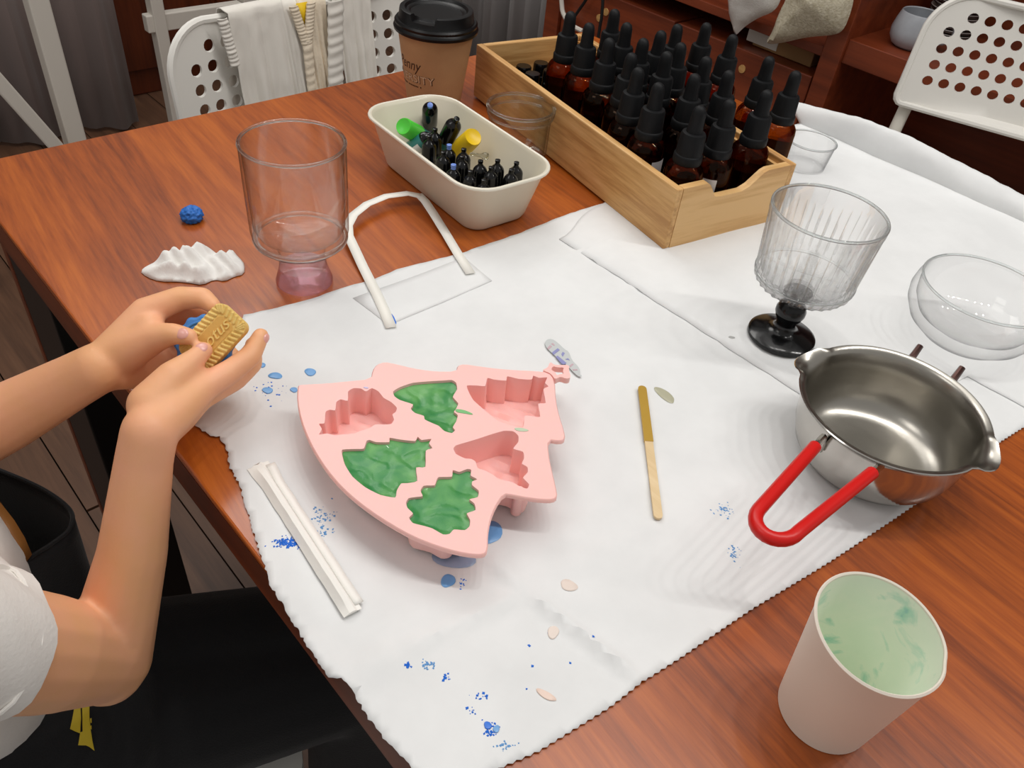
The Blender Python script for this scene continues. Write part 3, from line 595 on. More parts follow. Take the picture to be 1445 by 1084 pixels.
# ------------------------------------------------------------------ coffee cup
M_kraft = mat('kraft_paper', (184, 146, 104), .7, bump=(500, .08), var=(30, (176, 138, 98), 1)); M_lid = mat('lid_black', (13, 13, 14), .36, spec=.35); M_ink = mat('ink_brown', (58, 34, 20), .6); M_inkl = mat('letter_cream', (206, 180, 148), .6)
cp = un(612, 143); cu = thing('coffee_cup', cp, 'kraft paper coffee cup with black sip lid and printed lettering', 'cup')
r_at = lambda z: .0305+(.0425-.0305)*z/.086
MB().lathe([(.0001,.004),(.029,.004),(.0305,0),(r_at(.086),.086),(.0415,.086),(.0001,.086)], 64, c=cp).build('paper_cup', M_kraft, cu)
ca0 = math.atan2(-cp.y, -cp.x)
prof = [(.0432,.0815),(.0462,.0820),(.0468,.0850),(.0458,.0872),(.0450,.0880),(.0456,.0905),(.0440,.0925),(.0418,.0925),(.0412,.0935),(.0404,.1010),(.0398,.1035),(.0380,.1040),(.0345,.1040),(.0325,.1015),(.0300,.1010),(.0280,.0995),(.0001,.0995)]
R = []; a0 = ca0-math.radians(20)
for r, z in prof:
    row = []
    for j in range(96):
        a = 2*math.pi*j/96; da = (a-a0+math.pi) % (2*math.pi)-math.pi; zz = z; r2 = r
        if abs(da) < .36 and r < .0405 and r > .029: zz = min(z, .0975)
        row.append((cp.x+r2*math.cos(a), cp.y+r2*math.sin(a), cp.z+zz))
    R.append(row)
MB().rings(R, False, True).build('sip_lid', M_lid, cu, auto=30)
def wrap(txt, size, zb, ac, width, mt, name, shear=0, off=.00012, ext=0.0, slope=0.0):
    vs_, fs_ = text_mesh(txt, size, shear); xs = [v[0] for v in vs_]; x0, x1 = min(xs), max(xs); sc = width/(x1-x0); out = []
    for x, y, z in vs_:
        zz = zb+y+slope*(x-x0)*sc; rr_ = r_at(zz)+off; a = ac + ((x-x0)*sc-width/2)/rr_; out.append((cp.x+rr_*math.cos(a), cp.y+rr_*math.sin(a), cp.z+zz))
    o = MB().add(out, fs_).build(name, mt, cu, smooth=False); return o
lc = ca0-math.radians(56)
wrap('UNIVERSITY', .0132, .0315, lc, .0720, M_ink, 'lettering_outline', off=.00015)  # printed dark outline behind the cream letters
wrap('UNIVERSITY', .0118, .0322, lc-.006, .0705, M_inkl, 'lettering', off=.0003)
wrap('Penny', .0170, .0455, lc+.10, .036, M_ink, 'script_lettering', shear=.35, off=.0002)

# ------------------------------------------------------------------ glassware
M_glass = glass('clear_glass', (254, 254, 254), .90, edge=4.0, dark=.25); M_thin = glass('thin_glass', (254, 254, 254), .94, edge=4.5, dark=.3); M_jar = glass('jar_glass', (250, 253, 252), .86, edge=3.5, dark=.35); M_pink = glass('pink_glass', (254, 238, 244), .5, ior=1.4); M_cut = glass('cut_glass', (254, 254, 254), .70, edge=3.2, dark=.12); M_rim = glass('rim_glass', (252, 254, 254), .30, edge=3.0, dark=.25)
def glass_rim(c, r, z, t, parent, nm='glass_rim'): return MB().tube([(c.x+r*math.cos(a), c.y+r*math.sin(a), c.z+z) for a in np.linspace(0, 2*math.pi, 72, endpoint=False)], t, 10, closed=True).build(nm, M_rim, parent)
tp_ = un(430, 398); tm = thing('footed_tumbler', tp_, 'tall clear glass tumbler on a thick pink tinted foot', 'glass')
MB().lathe([(.0185,.0165),(.0178,.024),(.0175,.029),(.0185,.0325),(.024,.0345),(.031,.0375),(.0355,.043),(.0370,.050),(.0375,.080),(.0378,.119),(.0370,.1205),(.0360,.119),(.0352,.080),(.0345,.054),(.031,.047),(.024,.0440),(.012,.042),(.0001,.0415)], 64, c=tp_, cap0=True).build('glass_body', M_glass, tm)
MB().lathe([(.0001,.0006),(.0205,.0006),(.0222,.002),(.0222,.004),(.0200,.0110),(.0186,.0164),(.010,.0160),(.0001,.0130)], 48, c=tp_, mod=lambda a, r, z: 1+.012*math.cos(14*a)*(z > .003 and z < .014)).build('pink_foot', M_pink, tm)
glass_rim(tp_, .0371, .1198, .0013, tm); glass_rim(tp_, .0340, .0430, .0022, tm, 'thick_base_ring')
jp = un(728, 222); jr = thing('glass_jar', jp, 'short clear glass jar between the loaf tin and the tray', 'jar')
MB().lathe([(.0001,.0008),(.026,.0008),(.030,.003),(.0315,.010),(.0320,.040),(.0325,.044),(.0340,.0465),(.0352,.050),(.0355,.0535),(.0345,.0555),(.0328,.0555),(.0318,.0535),(.0312,.050),(.0302,.044),(.0298,.040),(.0290,.010),(.024,.005),(.0001,.0045)], 56, c=jp).build('glass_body', M_jar, jr)
glass_rim(jp, .0338, .0552, .0018, jr); glass_rim(jp, .0330, .0470, .0012, jr, 'screw_thread')
hp = un(1132, 236); pcup = thing('clear_beaker', hp, 'clear plastic beaker with a pale rim behind the tray corner', 'beaker')
MB().lathe([(.0001,.001),(.0215,.001),(.023,.003),(.0265,.030),(.0275,.031),(.0275,.032),(.0262,.032),(.0222,.004),(.0001,.0035)], 48, c=hp).build('beaker_body', M_thin, pcup)
glass_rim(hp, .0270, .0318, .0010, pcup)
# ribbed dessert goblet
gp = un(1101, 476, .0025); gb = thing('ribbed_goblet', gp, 'clear ribbed glass goblet on a glossy black stem and foot', 'goblet')
MB().lathe([(.0001,.0005),(.0262,.0005),(.0272,.002),(.0268,.0042),(.024,.0060),(.014,.0078),(.0098,.0092),(.0078,.012),(.0078,.0175),(.0100,.0205),(.0118,.0250),(.0118,.0285),(.0102,.0325),(.0080,.0350),(.0082,.0370),(.0100,.0415),(.0112,.0455),(.0001,.0458)], 56, c=gp).build('black_stem', M_gloss_black, gb)
def gmod(a, r, z):
    if .0612 < z < .1045 and r > .0365: return 1 - .060*max(0, 1-abs(math.sin(18*a))*2.2)*min(1, (z-.060)/.008, (.106-z)/.03)
    if .0500 < z < .0600 and r > .030: return 1 + .03*math.cos(28*a + (z*1400 if int(z*500) % 2 else 0))
    return 1
go = [(.0001,.0455),(.0112,.0460),(.022,.0470),(.0295,.0490),(.0335,.0515),(.0355,.0540),(.0368,.0570),(.0380,.0600),(.0384,.0608)]+[(.0378+.0037*t, .0612+.046*t) for t in np.linspace(0, 1, 12)]+[(.0420,.1090),(.0422,.1135),(.0415,.1148),(.0402,.1140),(.0395,.108),(.0345,.0625),(.0310,.0570),(.022,.0535),(.0001,.0525)]
MB().lathe(go, 432, mod=gmod, c=gp, cap0=False).build('ribbed_bowl', M_cut, gb, auto=25)
glass_rim(gp, .0412, .1142, .0012, gb); glass_rim(gp, .0372, .0595, .0011, gb, 'band_ring')
bp2 = un(1392, 412, .05); bp2.z = T+.003; gw = thing('glass_bowl', bp2, 'clear double walled glass bowl at the sheet edge beyond the melting pot', 'bowl')
MB().lathe([(.0001,.0008),(.022,.0008),(.034,.004),(.046,.014),(.0525,.026),(.0540,.035),(.0525,.044),(.0508,.0495),(.0500,.0503),(.0490,.0495),(.0494,.042),(.0480,.032),(.042,.021),(.030,.0135),(.0001,.0115)], 72, c=bp2).build('glass_wall', M_thin, gw)

glass_rim(bp2, .0500, .0500, .0011, gw)
# ------------------------------------------------------------------ melting pot
M_steel = mat('stainless', (196, 192, 186), .14, metal=1, bump=(40, .03)); M_steel_in = mat('brushed_steel', (172, 168, 160), .28, metal=1, bump=(120, .05)); M_red = mat('red_silicone', (205, 18, 14), .36)
pp = Vector((.466, .0985, T+.0025)); pot = thing('melting_pot', pp, 'small stainless steel melting pot with two spouts and red looped handle', 'pot')
def potrings(prof, inner):
    R = []
    for r, z in prof:
        row = []
        for j in range(96):
            a = 2*math.pi*j/96; rr_, zz = r, z
            for sa_ in (math.radians(97), math.radians(-86)):
                da = (a-sa_+math.pi) % (2*math.pi)-math.pi; w = max(0, math.cos(da*math.pi/2/.32)) if abs(da) < .32 else 0
                k_ = max(0, min(1, (z-.034)/.016)); rr_ += .0075*w*k_*k_; zz += (.0012 if abs(da) < .34 and abs(da) > .22 else 0)*k_ - .0035*w*w*k_
            row.append((pp.x+rr_*math.cos(a), pp.y+rr_*math.sin(a), pp.z+zz))
        R.append(row)
    return R
MB().rings(potrings([(.036,0),(.040,.0006),(.046,.0035),(.0515,.011),(.0548,.022),(.0562,.034),(.0570,.044),(.0585,.0478),(.0612,.0492),(.0616,.0500),(.0610,.0506)], 0), True, False).build('pot_body', M_steel, pot, auto=50)
MB().rings(potrings([(.0610,.0506),(.0580,.0500),(.0558,.0470),(.0550,.034),(.0536,.022),(.0502,.012),(.045,.0050),(.036,.0026),(.020,.0022),(.004,.002)], 1), False, True).build('pot_lining', M_steel_in, pot, auto=50)
def arc(c, r, a0, a1, n, z): return [(c[0]+r*math.cos(a), c[1]+r*math.sin(a), z) for a in np.linspace(a0, a1, n)]
hA, hB = V(.3935, .1115, .0475), V(.4030, .0775, .0475); e0, e1 = V(.3175, .1020, .0530), V(.3215, .0790, .0530); ctr = (e0+e1)/2; ax = (e0-e1); rad_ = ax.length/2
U = [ctr + ax.normalized()*rad_*math.cos(t) + Vector((-1, -.12, 0)).normalized()*rad_*1.25*math.sin(t) for t in np.linspace(0, math.pi, 13)]
red = [hA.lerp(e0, t) for t in np.linspace(0, .95, 8)]+U+[e1.lerp(hB, t) for t in np.linspace(.05, 1, 8)]
MB().tube(red, .0041, 12).build('red_handle', M_red, pot)
for h_, e_ in ((hA, e0), (hB, e1)):
    q = h_+(h_-e_).normalized()*.013; MB().tube([h_+(e_-h_).normalized()*.004, h_, q, q+Vector((.003, 0, -.008)), q+Vector((.004, 0, -.014))], .0024, 8).build('handle_rod', M_steel, pot)
for a, b in (((.522,.117,.0445), (.541,.1185,.0535)), ((.5245,.087,.0445), (.543,.088,.0535))):
    MB().tube([V(*a), V((a[0]+b[0])/2, (a[1]+b[1])/2, .0465), V(*b)], [.0030, .0026, .0022], 8).build('rest_lug', mat('dark_lug', (70, 48, 44), .3, metal=.8), pot)

# ------------------------------------------------------------------ paper cup with green wash
M_cup = mat('cup_paper', (236, 226, 212), .55)
def cup_inner():
    mt = mat('green_wash', (206, 228, 196), .4); nt = mt.node_tree; b = nt.nodes['Principled BSDF']; L = nt.links
    tc = nt.nodes.new('ShaderNodeTexCoord'); n = nt.nodes.new('ShaderNodeTexNoise'); n.inputs['Scale'].default_value = 42; n.inputs['Detail'].default_value = 5; n.inputs['Distortion'].default_value = 1.2; L.new(tc.outputs['Object'], n.inputs[0])
    r = nt.nodes.new('ShaderNodeValToRGB'); e = r.color_ramp.elements; e[0].position = .40; e[0].color = srgb(234, 243, 224); e[1].position = .80; e[1].color = srgb(70, 150, 190)
    k = e.new(.55); k.color = srgb(238, 244, 226); k = e.new(.67); k.color = srgb(176, 220, 200); L.new(n.outputs[0], r.inputs[0]); L.new(r.outputs[0], b.inputs['Base Color']); return mt
kp = un(1161, 1002); kc = thing('paper_cup', kp, 'white paper cup with a green and blue stained inside', 'cup')
th0 = math.radians(40)
ov = lambda a, r, z: 1 + .045*(z/.074)*math.cos(2*(a-th0)) - .02*(z/.074)**3*math.exp(-((((a-math.radians(-72)+math.pi) % (2*math.pi))-math.pi)/.16)**2)
MB().lathe([(.0205,.0025),(.0225,.0),(.0232,.0006),(.0300,.0725),(.0308,.0735),(.0310,.0748),(.0302,.0757),(.0295,.0750),(.0294,.0735)], 72, mod=ov, c=kp, cap0=False, cap1=False).build('cup_wall', M_cup, kc)
MB().lathe([(.0294,.0740),(.0226,.0050),(.0205,.0040),(.0001,.0040)], 72, mod=ov, c=kp, cap0=False, cap1=True).build('stained_lining', cup_inner(), kc)
mb = MB(); sa_ = math.radians(100)
L1 = [(kp.x+(.0226+.0067*t-.0006)*ov(sa_, 0, .074*t)*math.cos(sa_+.02*w), kp.y+(.0226+.0067*t-.0006)*ov(sa_, 0, .074*t)*math.sin(sa_+.02*w), kp.z+.006+.067*t) for w in (-1, 1) for t in np.linspace(.25, .8, 10)]
mb.ribbon(L1[:10], L1[10:]).build('green_streak', mat('green_streak', (48, 150, 66), .4), kc)
# fine print line under the lettering (too small to read in the photograph)
mb = MB()
for k_ in range(20):
    if k_ in (1, 9, 18): continue
    a = lc+(k_-9.5)*.056; rr_ = r_at(.027)+.0002; mb.add([(cp.x+rr_*math.cos(a+q), cp.y+rr_*math.sin(a+q), cp.z+z) for q, z in ((-.019, .0265), (.019, .0265), (.019, .0280), (-.019, .0280))], [(0, 1, 2, 3)])
mb.build('fine_print', M_ink, cu, smooth=False)

# ------------------------------------------------------------------ pink silicone mould
M_pinksil = mat('pink_silicone', (252, 197, 191), .42, sss=.12, bump=(300, .03)); M_wax = None
HM = .027
zc_ = lambda L: [(400+x/3.284, 490+y/3.284) for x, y in L]
def topxy(L, h=HM): return [tuple(un(x, y, h)[:2]) for x, y in zc_(L)]
OUTM = [(65,182),(62,250),(80,340),(115,430),(165,520),(230,610),(310,690),(400,760),(500,825),(600,880),(700,920),(800,950),(885,964),(930,962),(948,940),(948,870),(960,800),(985,735),(1022,680),(1060,686),(1120,698),(1200,708),(1250,708),(1272,692),(1262,640),(1245,570),(1230,500),(1227,428),(1285,437),(1308,424),(1300,380),(1280,320),(1264,250),(1258,150),(1230,115),(1160,107),(1100,105),(1000,98),(900,85),(835,75),(806,84),(800,110),(700,110),(600,95),(520,75),(470,65),(432,78),(412,105),(405,145),(300,155),(200,165),(100,170),(74,172)]
CAV = {'A': [(165,355),(190,352),(195,300),(215,290),(240,292),(245,255),(265,242),(298,248),(300,205),(325,190),(360,192),(382,205),(410,190),(440,205),(465,235),(500,255),(525,280),(520,300),(505,312),(512,335),(500,355),(470,358),(425,358),(400,375),(350,390),(330,400),(265,405),(240,408),(200,400),(165,405),(178,380)],
 'B': [(508,205),(540,185),(600,165),(680,158),(735,155),(780,152),(800,165),(805,195),(785,230),(810,260),(800,285),(790,300),(808,315),(800,345),(785,370),(795,385),(780,398),(745,388),(720,365),(690,352),(655,335),(650,318),(610,305),(590,285),(600,265),(540,245),(515,228)],
 'C': [(850,178),(900,178),(935,180),(945,143),(975,150),(1032,155),(1037,135),(1090,147),(1150,150),(1158,132),(1185,142),(1222,140),(1212,165),(1228,182),(1205,195),(1215,258),(1180,262),(1190,322),(1155,320),(1118,318),(1110,372),(1060,362),(1000,345),(930,290),(880,245),(860,210)],
 'D': [(272,475),(330,472),(372,470),(385,435),(400,430),(430,440),(490,440),(492,420),(540,428),(610,435),(622,415),(640,430),(685,425),(675,445),(690,468),(660,480),(658,555),(615,558),(620,620),(575,630),(545,632),(525,665),(518,697),(450,685),(380,650),(320,600),(285,545),(272,500)],
 'E': [(788,470),(800,455),(850,440),(900,425),(960,405),(1020,388),(1065,390),(1088,410),(1088,440),(1065,470),(1110,485),(1115,515),(1105,540),(1130,555),(1132,580),(1110,605),(1138,635),(1130,655),(1100,648),(1060,625),(1000,612),(970,590),(930,570),(900,560),(890,530),(870,518),(840,515),(800,495)],
 'F': [(568,720),(580,700),(610,695),(645,690),(635,665),(650,642),(700,640),(710,615),(720,602),(780,600),(785,570),(815,578),(850,565),(870,568),(868,595),(898,612),(875,622),(875,640),(905,665),(900,695),(862,705),(885,725),(890,755),(850,770),(865,800),(862,830),(840,848),(790,845),(770,865),(740,868),(690,840),(650,828),(600,815),(582,790),(600,770),(575,745)]}
outm = smooth_loop(topxy(OUTM), 1)
mc = Vector((sum(p[0] for p in outm)/len(outm), sum(p[1] for p in outm)/len(outm), T+.002))
mo = thing('silicone_mould', mc, 'pink silicone tray mould shaped like a fir tree with six small tree cavities', 'mould')
cavs = {k: catmull_loop(topxy(v), 3) for k, v in CAV.items()}
def ccw(P): return P if sum(P[i-1][0]*P[i][1]-P[i][0]*P[i-1][1] for i in range(len(P))) > 0 else P[::-1]
outm = ccw(outm); cavs = {k: ccw(v) for k, v in cavs.items()}
def offset(P, d):
    Q = []
    for i in range(len(P)):
        a, b, c = Vector(P[i-1][:2]), Vector(P[i][:2]), Vector(P[(i+1) % len(P)][:2]); t = ((b-a).normalized()+(c-b).normalized())
        if t.length < 1e-6: t = b-a
        t.normalize(); Q.append((b.x+t.y*d, b.y-t.x*d))
    return Q
mb = MB(); z1 = T+HM
# rounded outer edge
loops = [offset(outm, -.0008), outm, outm, offset(outm, -.0008)]; zs = [z1, z1-.0007, z1-.0030, z1-.0036]
vv, ff, nb = fill(loops[0], list(cavs.values())); mb.add([(x, y, z1) for x, y in vv], ff); vv2, ff2, _ = fill(loops[3], list(cavs.values())); mb.add([(x, y, zs[3]) for x, y in vv2], [tuple(reversed(f)) for f in ff2])
mb.rings([[(x, y, z) for x, y in l] for l, z in zip(loops, zs)], False, False)
mb.build('mould_plate', M_pinksil, mo, auto=50)
def star(mb, outer, inner, za, zb):
    o_ = smooth_loop([tuple(un(x, y, HM)[:2]) for x, y in outer], 2); i_ = smooth_loop([tuple(un(x, y, HM)[:2]) for x, y in inner], 1); plate(mb, o_, [i_], za, zb); return mb
def stp(cx, cy, R1, R2): 
    c = un(cx, cy, HM); return c
star(MB(), [(776,511),(782,516),(790,516),(804,516),(802,523),(806,533),(800,536),(790,532),(783,537),(778,528),(764,523),(773,520)], [(779.5,517.5),(787,519.5),(796,519.5),(794,524),(795.5,529),(790,528.5),(786,531),(783,525.5),(777.5,523)], z1-.004, z1+.0006).build('star_loop', M_pinksil, mo, auto=50)
DEP = .0205
for k_, P in cavs.items():
    cx = sum(p[0] for p in P)/len(P); cy = sum(p[1] for p in P)/len(P); sh_ = lambda s: [(cx+(x-cx)*s, cy+(y-cy)*s) for x, y in P]
    mb = MB(); rg = [(1.0, 0.0), (.985, .002), (.965, DEP*.8), (.93, DEP)]
    mb.rings([[(x, y, z1-d) for x, y in sh_(s)] for s, d in rg], False, False)
    fl_ = sh_(.93); vv, ff, nb = fill(fl_, grid=.0032)
    db = bdist(vv, fl_); mb.add([(x, y, z1-DEP + (.0 if i < nb else .0022*max(0, nz(x*170+ord(k_), y*170, 2))+.0012*math.sin(x*700+y*300)*min(1, d/.004))) for i, ((x, y), d) in enumerate(zip(vv, db))], ff)
    # outside of the cup
    mb.rings([[(x, y, z1-d) for x, y in offset(sh_(s), .0016)] for s, d in ((1.0, .0034), (.965, DEP*.8), (.93, DEP+.0018))], False, False); fo = offset(sh_(.93), .0016); vo, fo2, _ = fill(fo); mb.add([(x, y, z1-DEP-.0018) for x, y in vo], [tuple(reversed(f)) for f in fo2])
    mb.build('cavity', M_pinksil, mo, auto=50)
for x, y in ((735,714),(655,770)):
    c = un(x, y, .012); c2 = Vector((c.x, c.y, 0)); c2 = c2.lerp(Vector((mc.x, mc.y, 0)), .05)
    MB().lathe([(.0035, z1-.0034-T), (.0033, .0035), (.0026, .0026), (.0001, .0026)][::-1], 14, c=(c2.x, c2.y, T)).build('foot', M_pinksil, mo)
def wax_mat():
    mt = mat('pearly_green_wax', (62, 140, 62), .38, coat=.25); nt = mt.node_tree; b = nt.nodes['Principled BSDF']; L = nt.links; tc = nt.nodes.new('ShaderNodeTexCoord')
    n = nt.nodes.new('ShaderNodeTexNoise'); n.inputs['Scale'].default_value = 55; n.inputs['Detail'].default_value = 3; n.inputs['Distortion'].default_value = .6; L.new(tc.outputs['Object'], n.inputs[0])
    r = nt.nodes.new('ShaderNodeValToRGB'); e = r.color_ramp.elements; e[0].position = .36; e[0].color = srgb(40, 128, 62); e[1].position = .66; e[1].color = srgb(88, 156, 78); L.new(n.outputs[0], r.inputs[0]); L.new(r.outputs[0], b.inputs['Base Color'])
    n2 = nt.nodes.new('ShaderNodeTexNoise'); n2.inputs['Scale'].default_value = 2600; L.new(tc.outputs['Object'], n2.inputs[0]); bp = nt.nodes.new('ShaderNodeBump'); bp.inputs['Strength'].default_value = .25; bp.inputs['Distance'].default_value = .0004; L.new(n2.outputs[0], bp.inputs['Height']); L.new(bp.outputs[0], b.inputs['Normal']); b.inputs['Metallic'].default_value = .12
    return mt
M_wax = wax_mat()
for k_, lb in (('B', 'green pearly wax poured in the bear hat tree cavity'), ('D', 'green pearly wax filling the broad pointed tree cavity'), ('F', 'green pearly wax filling the rounded cloud tree cavity')):
    P = cavs[k_]; cx = sum(p[0] for p in P)/len(P); cy = sum(p[1] for p in P)/len(P); Q = [(cx+(x-cx)*.984, cy+(y-cy)*.984) for x, y in P]; vv, ff, nb = fill(Q, grid=.0016); db = bdist(vv, Q); top = []
    for i, ((x, y), d) in enumerate(zip(vv, db)):
        rid = 1-abs(nz(x*75+ord(k_), y*75, 5))*2.4; z = z1-.0018 - .0006*min(1, d/.0035) + .0003*nz(x*140, y*140, ord(k_))*min(1, d/.002) - .0007*max(0, rid)**5*min(1, d/.003)
        top.append((x, y, z))
    mb = MB(); n = len(top); mb.add(top, ff); bot = [(cx+(x-cx)*.9, cy+(y-cy)*.9, z1-DEP+.0045) for x, y in Q]; q = len(Q)
    mb.rings([[top[i] for i in range(nb)], bot], False, True) if nb == q else None
    tag(mb.build('wax_tree', M_wax, loc=(cx, cy, z1-DEP+.0045), auto=60), lb, 'wax')
# smears of wax on the plate
for q, col in (([(795,288),(830,290),(870,305),(880,315),(840,308),(800,302)], (120, 186, 120)), ([(1065,376),(1100,374),(1140,385),(1125,392),(1085,390)], (190, 206, 178)), ([(370,184),(395,186),(392,194),(372,190)], (200, 190, 220))):
    P = smooth_loop(topxy(q), 1); mm = MB(); plate(mm, P, [], z1, z1+.0003); mm.build('wax_smear', mat('wax_smear', col, .4), mo)

# ------------------------------------------------------------------ stick, straw, tissue, blob
a, b = un(905.5, 546, .004), un(929, 733, .004); t = (b-a).normalized(); s = Vector((-t.y, t.x, 0)); n_ = (b-a).length
def stickP(u0, u1, r=.0029):
    P = []
    for u in np.linspace(u0, u1, 2): P.append(u)
    return P
def stick_out(l0, l1, cap0, cap1, w=.0028):
    P = []
    if cap1: P += [(l1-w+w*math.cos(q), w*math.sin(q)) for q in np.linspace(-math.pi/2, math.pi/2, 8)]
    else: P += [(l1, -w), (l1, w)]
    if cap0: P += [(l0+w-w*math.cos(q), w*math.sin(q)) for q in np.linspace(math.pi/2, -math.pi/2, 8)]
    else: P += [(l0, w), (l0, -w)]
    return P
st = thing('stirring_stick', (a+b)/2-Vector((0, 0, .001)), 'flat wooden stirring stick with one half coated in gold wax', 'stick')
M_stick = wood('birch', (206, 178, 132), (222, 196, 152), (232, 210, 172), axis=1, rough=.6, rot=0, grain=120); M_gold = mat('gold_coat', (190, 152, 62), .35, metal=.35, bump=(60, .1))
z_s = T+.0034
mm = MB(); plate(mm, stick_out(n_*.43, n_, False, True), [], 0, .0016, lambda x, y, z: (a.x+t.x*x+s.x*y, a.y+t.y*x+s.y*y, z_s+z)); mm.build('bare_wood', M_stick, st, bevel=.0003)
mm = MB(); plate(mm, stick_out(0, n_*.46, True, False, .0031), [], -.0002, .0019, lambda x, y, z: (a.x+t.x*x+s.x*y, a.y+t.y*x+s.y*y, z_s+z)); mm.build('gold_coating', M_gold, st, bevel=.0003)
a, b = un(364, 657, .003), un(498, 866, .003); t = (b-a).normalized(); s = Vector((-t.y, t.x, 0)); n_ = (b-a).length; R = []
for i, u in enumerate(np.linspace(0, 1, 40)):
    flat = max(0, 1-u/.10) ; w = .0068 - .0016*math.sin(min(1, u/.3)*math.pi/2) + .0006*nz(u*9, 1); hgt = .0008+.0036*(1-flat)*(1 if u < .93 else max(.25, (1-u)/.07)); kk = .0006*nz(u*14, 4); c = a+t*(n_*u); row = []
    for q, (x, z) in enumerate([(-1, .0), (-.72, .35), (-.35, .95), (.0, 1.0), (.30, .85), (.55, .25), (1.0, .02), (.5, -.05), (0, -.05), (-.6, -.05)]):
        row.append((c.x+s.x*w*x, c.y+s.y*w*x, T+.0034+max(z, 0)*hgt + kk*(z > .5)))
    R.append(row)
R[0] = [(p[0]+random.uniform(-.001, .001)*t.x, p[1]+random.uniform(-.001, .001)*t.y, p[2]) for p in R[0]]
straw = thing('wrapped_straw', (a+b)/2-Vector((0, 0, .001)), 'straw in a white paper wrapper lying on the sheet beside the mould', 'straw')
MB().rings(R).build('paper_wrapper', mat('wrapper_paper', (240, 238, 232), .6, bump=(200, .15)), straw, auto=25)
seam = MB(); 
seam.ribbon([Vector(r_[6])+s*.0028+Vector((0, 0, .0004)) for r_ in R[1:-1]], [Vector(r_[5])+Vector((0, 0, .0003)) for r_ in R[1:-1]]); seam.build('wrapper_seam', bpy.data.materials['wrapper_paper'], straw, solid=.0003)
# crumpled tissue
P2 = [tuple(un(x, y, .003)[:2]) for x, y in [(196,379),(212,371),(230,362),(246,360),(262,352),(280,350),(300,353),(315,358),(326,352),(337,360),(345,370),(344,384),(330,387),(316,394),(302,391),(285,399),(268,396),(248,394),(225,394),(207,388)]]
vv, ff, nb = fill(smooth_loop(P2, 1), grid=.0017); db = bdist(vv, P2); mb = MB(); pts = []; pk = Vector(un(324, 352, 0)[:2]).to_3d()
for x, y in vv:
    d = float(bdist([(x, y)], P2)[0]); e = min(1, d/.011); rid = abs(nz(x*62+9, y*62, 2)); rid2 = abs(nz(x*120+3, y*120, 7))
    tri = lambda q: 1-abs(2*(q-math.floor(q))-1); q1 = tri((x*.5+y*.87)*46+1.6*nz(x*26, y*26, 2)); q2 = tri((x*.94-y*.35)*70+1.8*nz(x*30, y*30, 8)); z = .0006 + e**.55*(.0025+.0095*q1*(.4+.6*e)+.0050*q2+.003*nz(x*20, y*20, 5)); dd = math.hypot((x-pk.x)*1.6, y-pk.y); z += .012*max(0, 1-dd/.010)
    pts.append((x, y, T+max(.0004, z)))
mb.add(pts, ff); tc_ = vv.mean(0); tag(mb.build('tissue', mat('tissue_white', (236, 234, 230), .9, bump=(260, .2)), loc=(tc_[0], tc_[1], T), auto=180, solid=.0004), 'crumpled white paper tissue on the bare wooden table', 'tissue')
bc = un(272, 311); mb = MB(); mb.ball(bc+Vector((0, 0, .0055)), (.0085, .0085, .0068), 40, 26); out = []
for v in mb.v:
    d = (Vector(v)-bc-Vector((0, 0, .0055))); q = d.normalized(); k_ = 1+.20*(1-3*abs(nz(q.x*2.6, q.y*2.6, q.z*5+3)))+.10*nz(q.x*6, q.y*6, q.z*6); p = bc+Vector((0, 0, .0055))+d*k_; out.append((p.x, p.y, max(p.z, T+.0003)))
mb.v = out; tag(mb.build('blue_clay', mat('blue_clay', (44, 112, 196), .5, bump=(300, .3)), loc=bc, auto=180), 'small crumpled lump of bright blue clay on the wooden table', 'clay')

# ------------------------------------------------------------------ garment over the chair
M_cloth = mat('pale_cotton', (226, 221, 212), .9, bump=(160, .12), sheen=.2); M_cloth2 = mat('cream_lace', (228, 214, 192), .9, bump=(300, .4)); M_yell = mat('yellow_tag', (240, 200, 30), .6)
def yb(x): return .85+.20+.028*(1-((x-.61)*2/.415)**2)
ztop = T+.003
gx0, gx1 = unY(311, 60, 1.06).x, unY(521, 60, 1.06).x
gar = thing('draped_garment', ((gx0+gx1)/2, 1.06, T-.17), 'pale cotton garment with gathered edges hung over the chair back', 'garment')
def drape(x0, x1, zf, zbk, off, fold, seed, nU=60, lift=.006, gather=0.0):
    R = []
    for i in range(nU+1):
        u = i/nU; x = x0+(x1-x0)*u; row = []; y0 = yb(x); fo = fold*(math.sin(u*9+seed)+.6*math.sin(u*21+seed*2)) + (gather*math.sin(u*nU*1.3) if gather else 0)
        for v in np.linspace(0, 1, 24):           # front, bottom to top
            z = zf+(ztop+lift-zf)*v; tl_ = math.sin(math.radians(8))*(z-ztop)*1.0; row.append((x+.006*(v-.5)*math.sin(seed+u*3), y0+tl_-.009-off-abs(fo)*(1.05-v)-.0015*nz(x*90, z*60, seed)-.002*nz(x*30, z*25, seed+3), z + .0016*math.sin(u*13+seed)*(v > .95)))
        for q in np.linspace(.3, 1, 4): row.append((x, y0-.009-off+.026*q, ztop+lift+.004*math.sin(q*math.pi)))
        for v in np.linspace(.1, 1, 8): row.append((x, y0+.018+off+abs(fo)*v, ztop+lift-(ztop-zbk)*v))
        R.append(row)
    mb = MB(); n = len(R[0]); mb.add([p for r_ in R for p in r_], [(i*n+j, i*n+j+1, (i+1)*n+j+1, (i+1)*n+j) for i in range(len(R)-1) for j in range(n-1)]); return mb
gw_ = gx1-gx0; fx = lambda f: gx0+gw_*f
drape(fx(.05), fx(.43), T-.19, T-.14, .002, .010, 1.0, lift=.009).build('left_panel', M_cloth, gar, solid=.0012, auto=180)
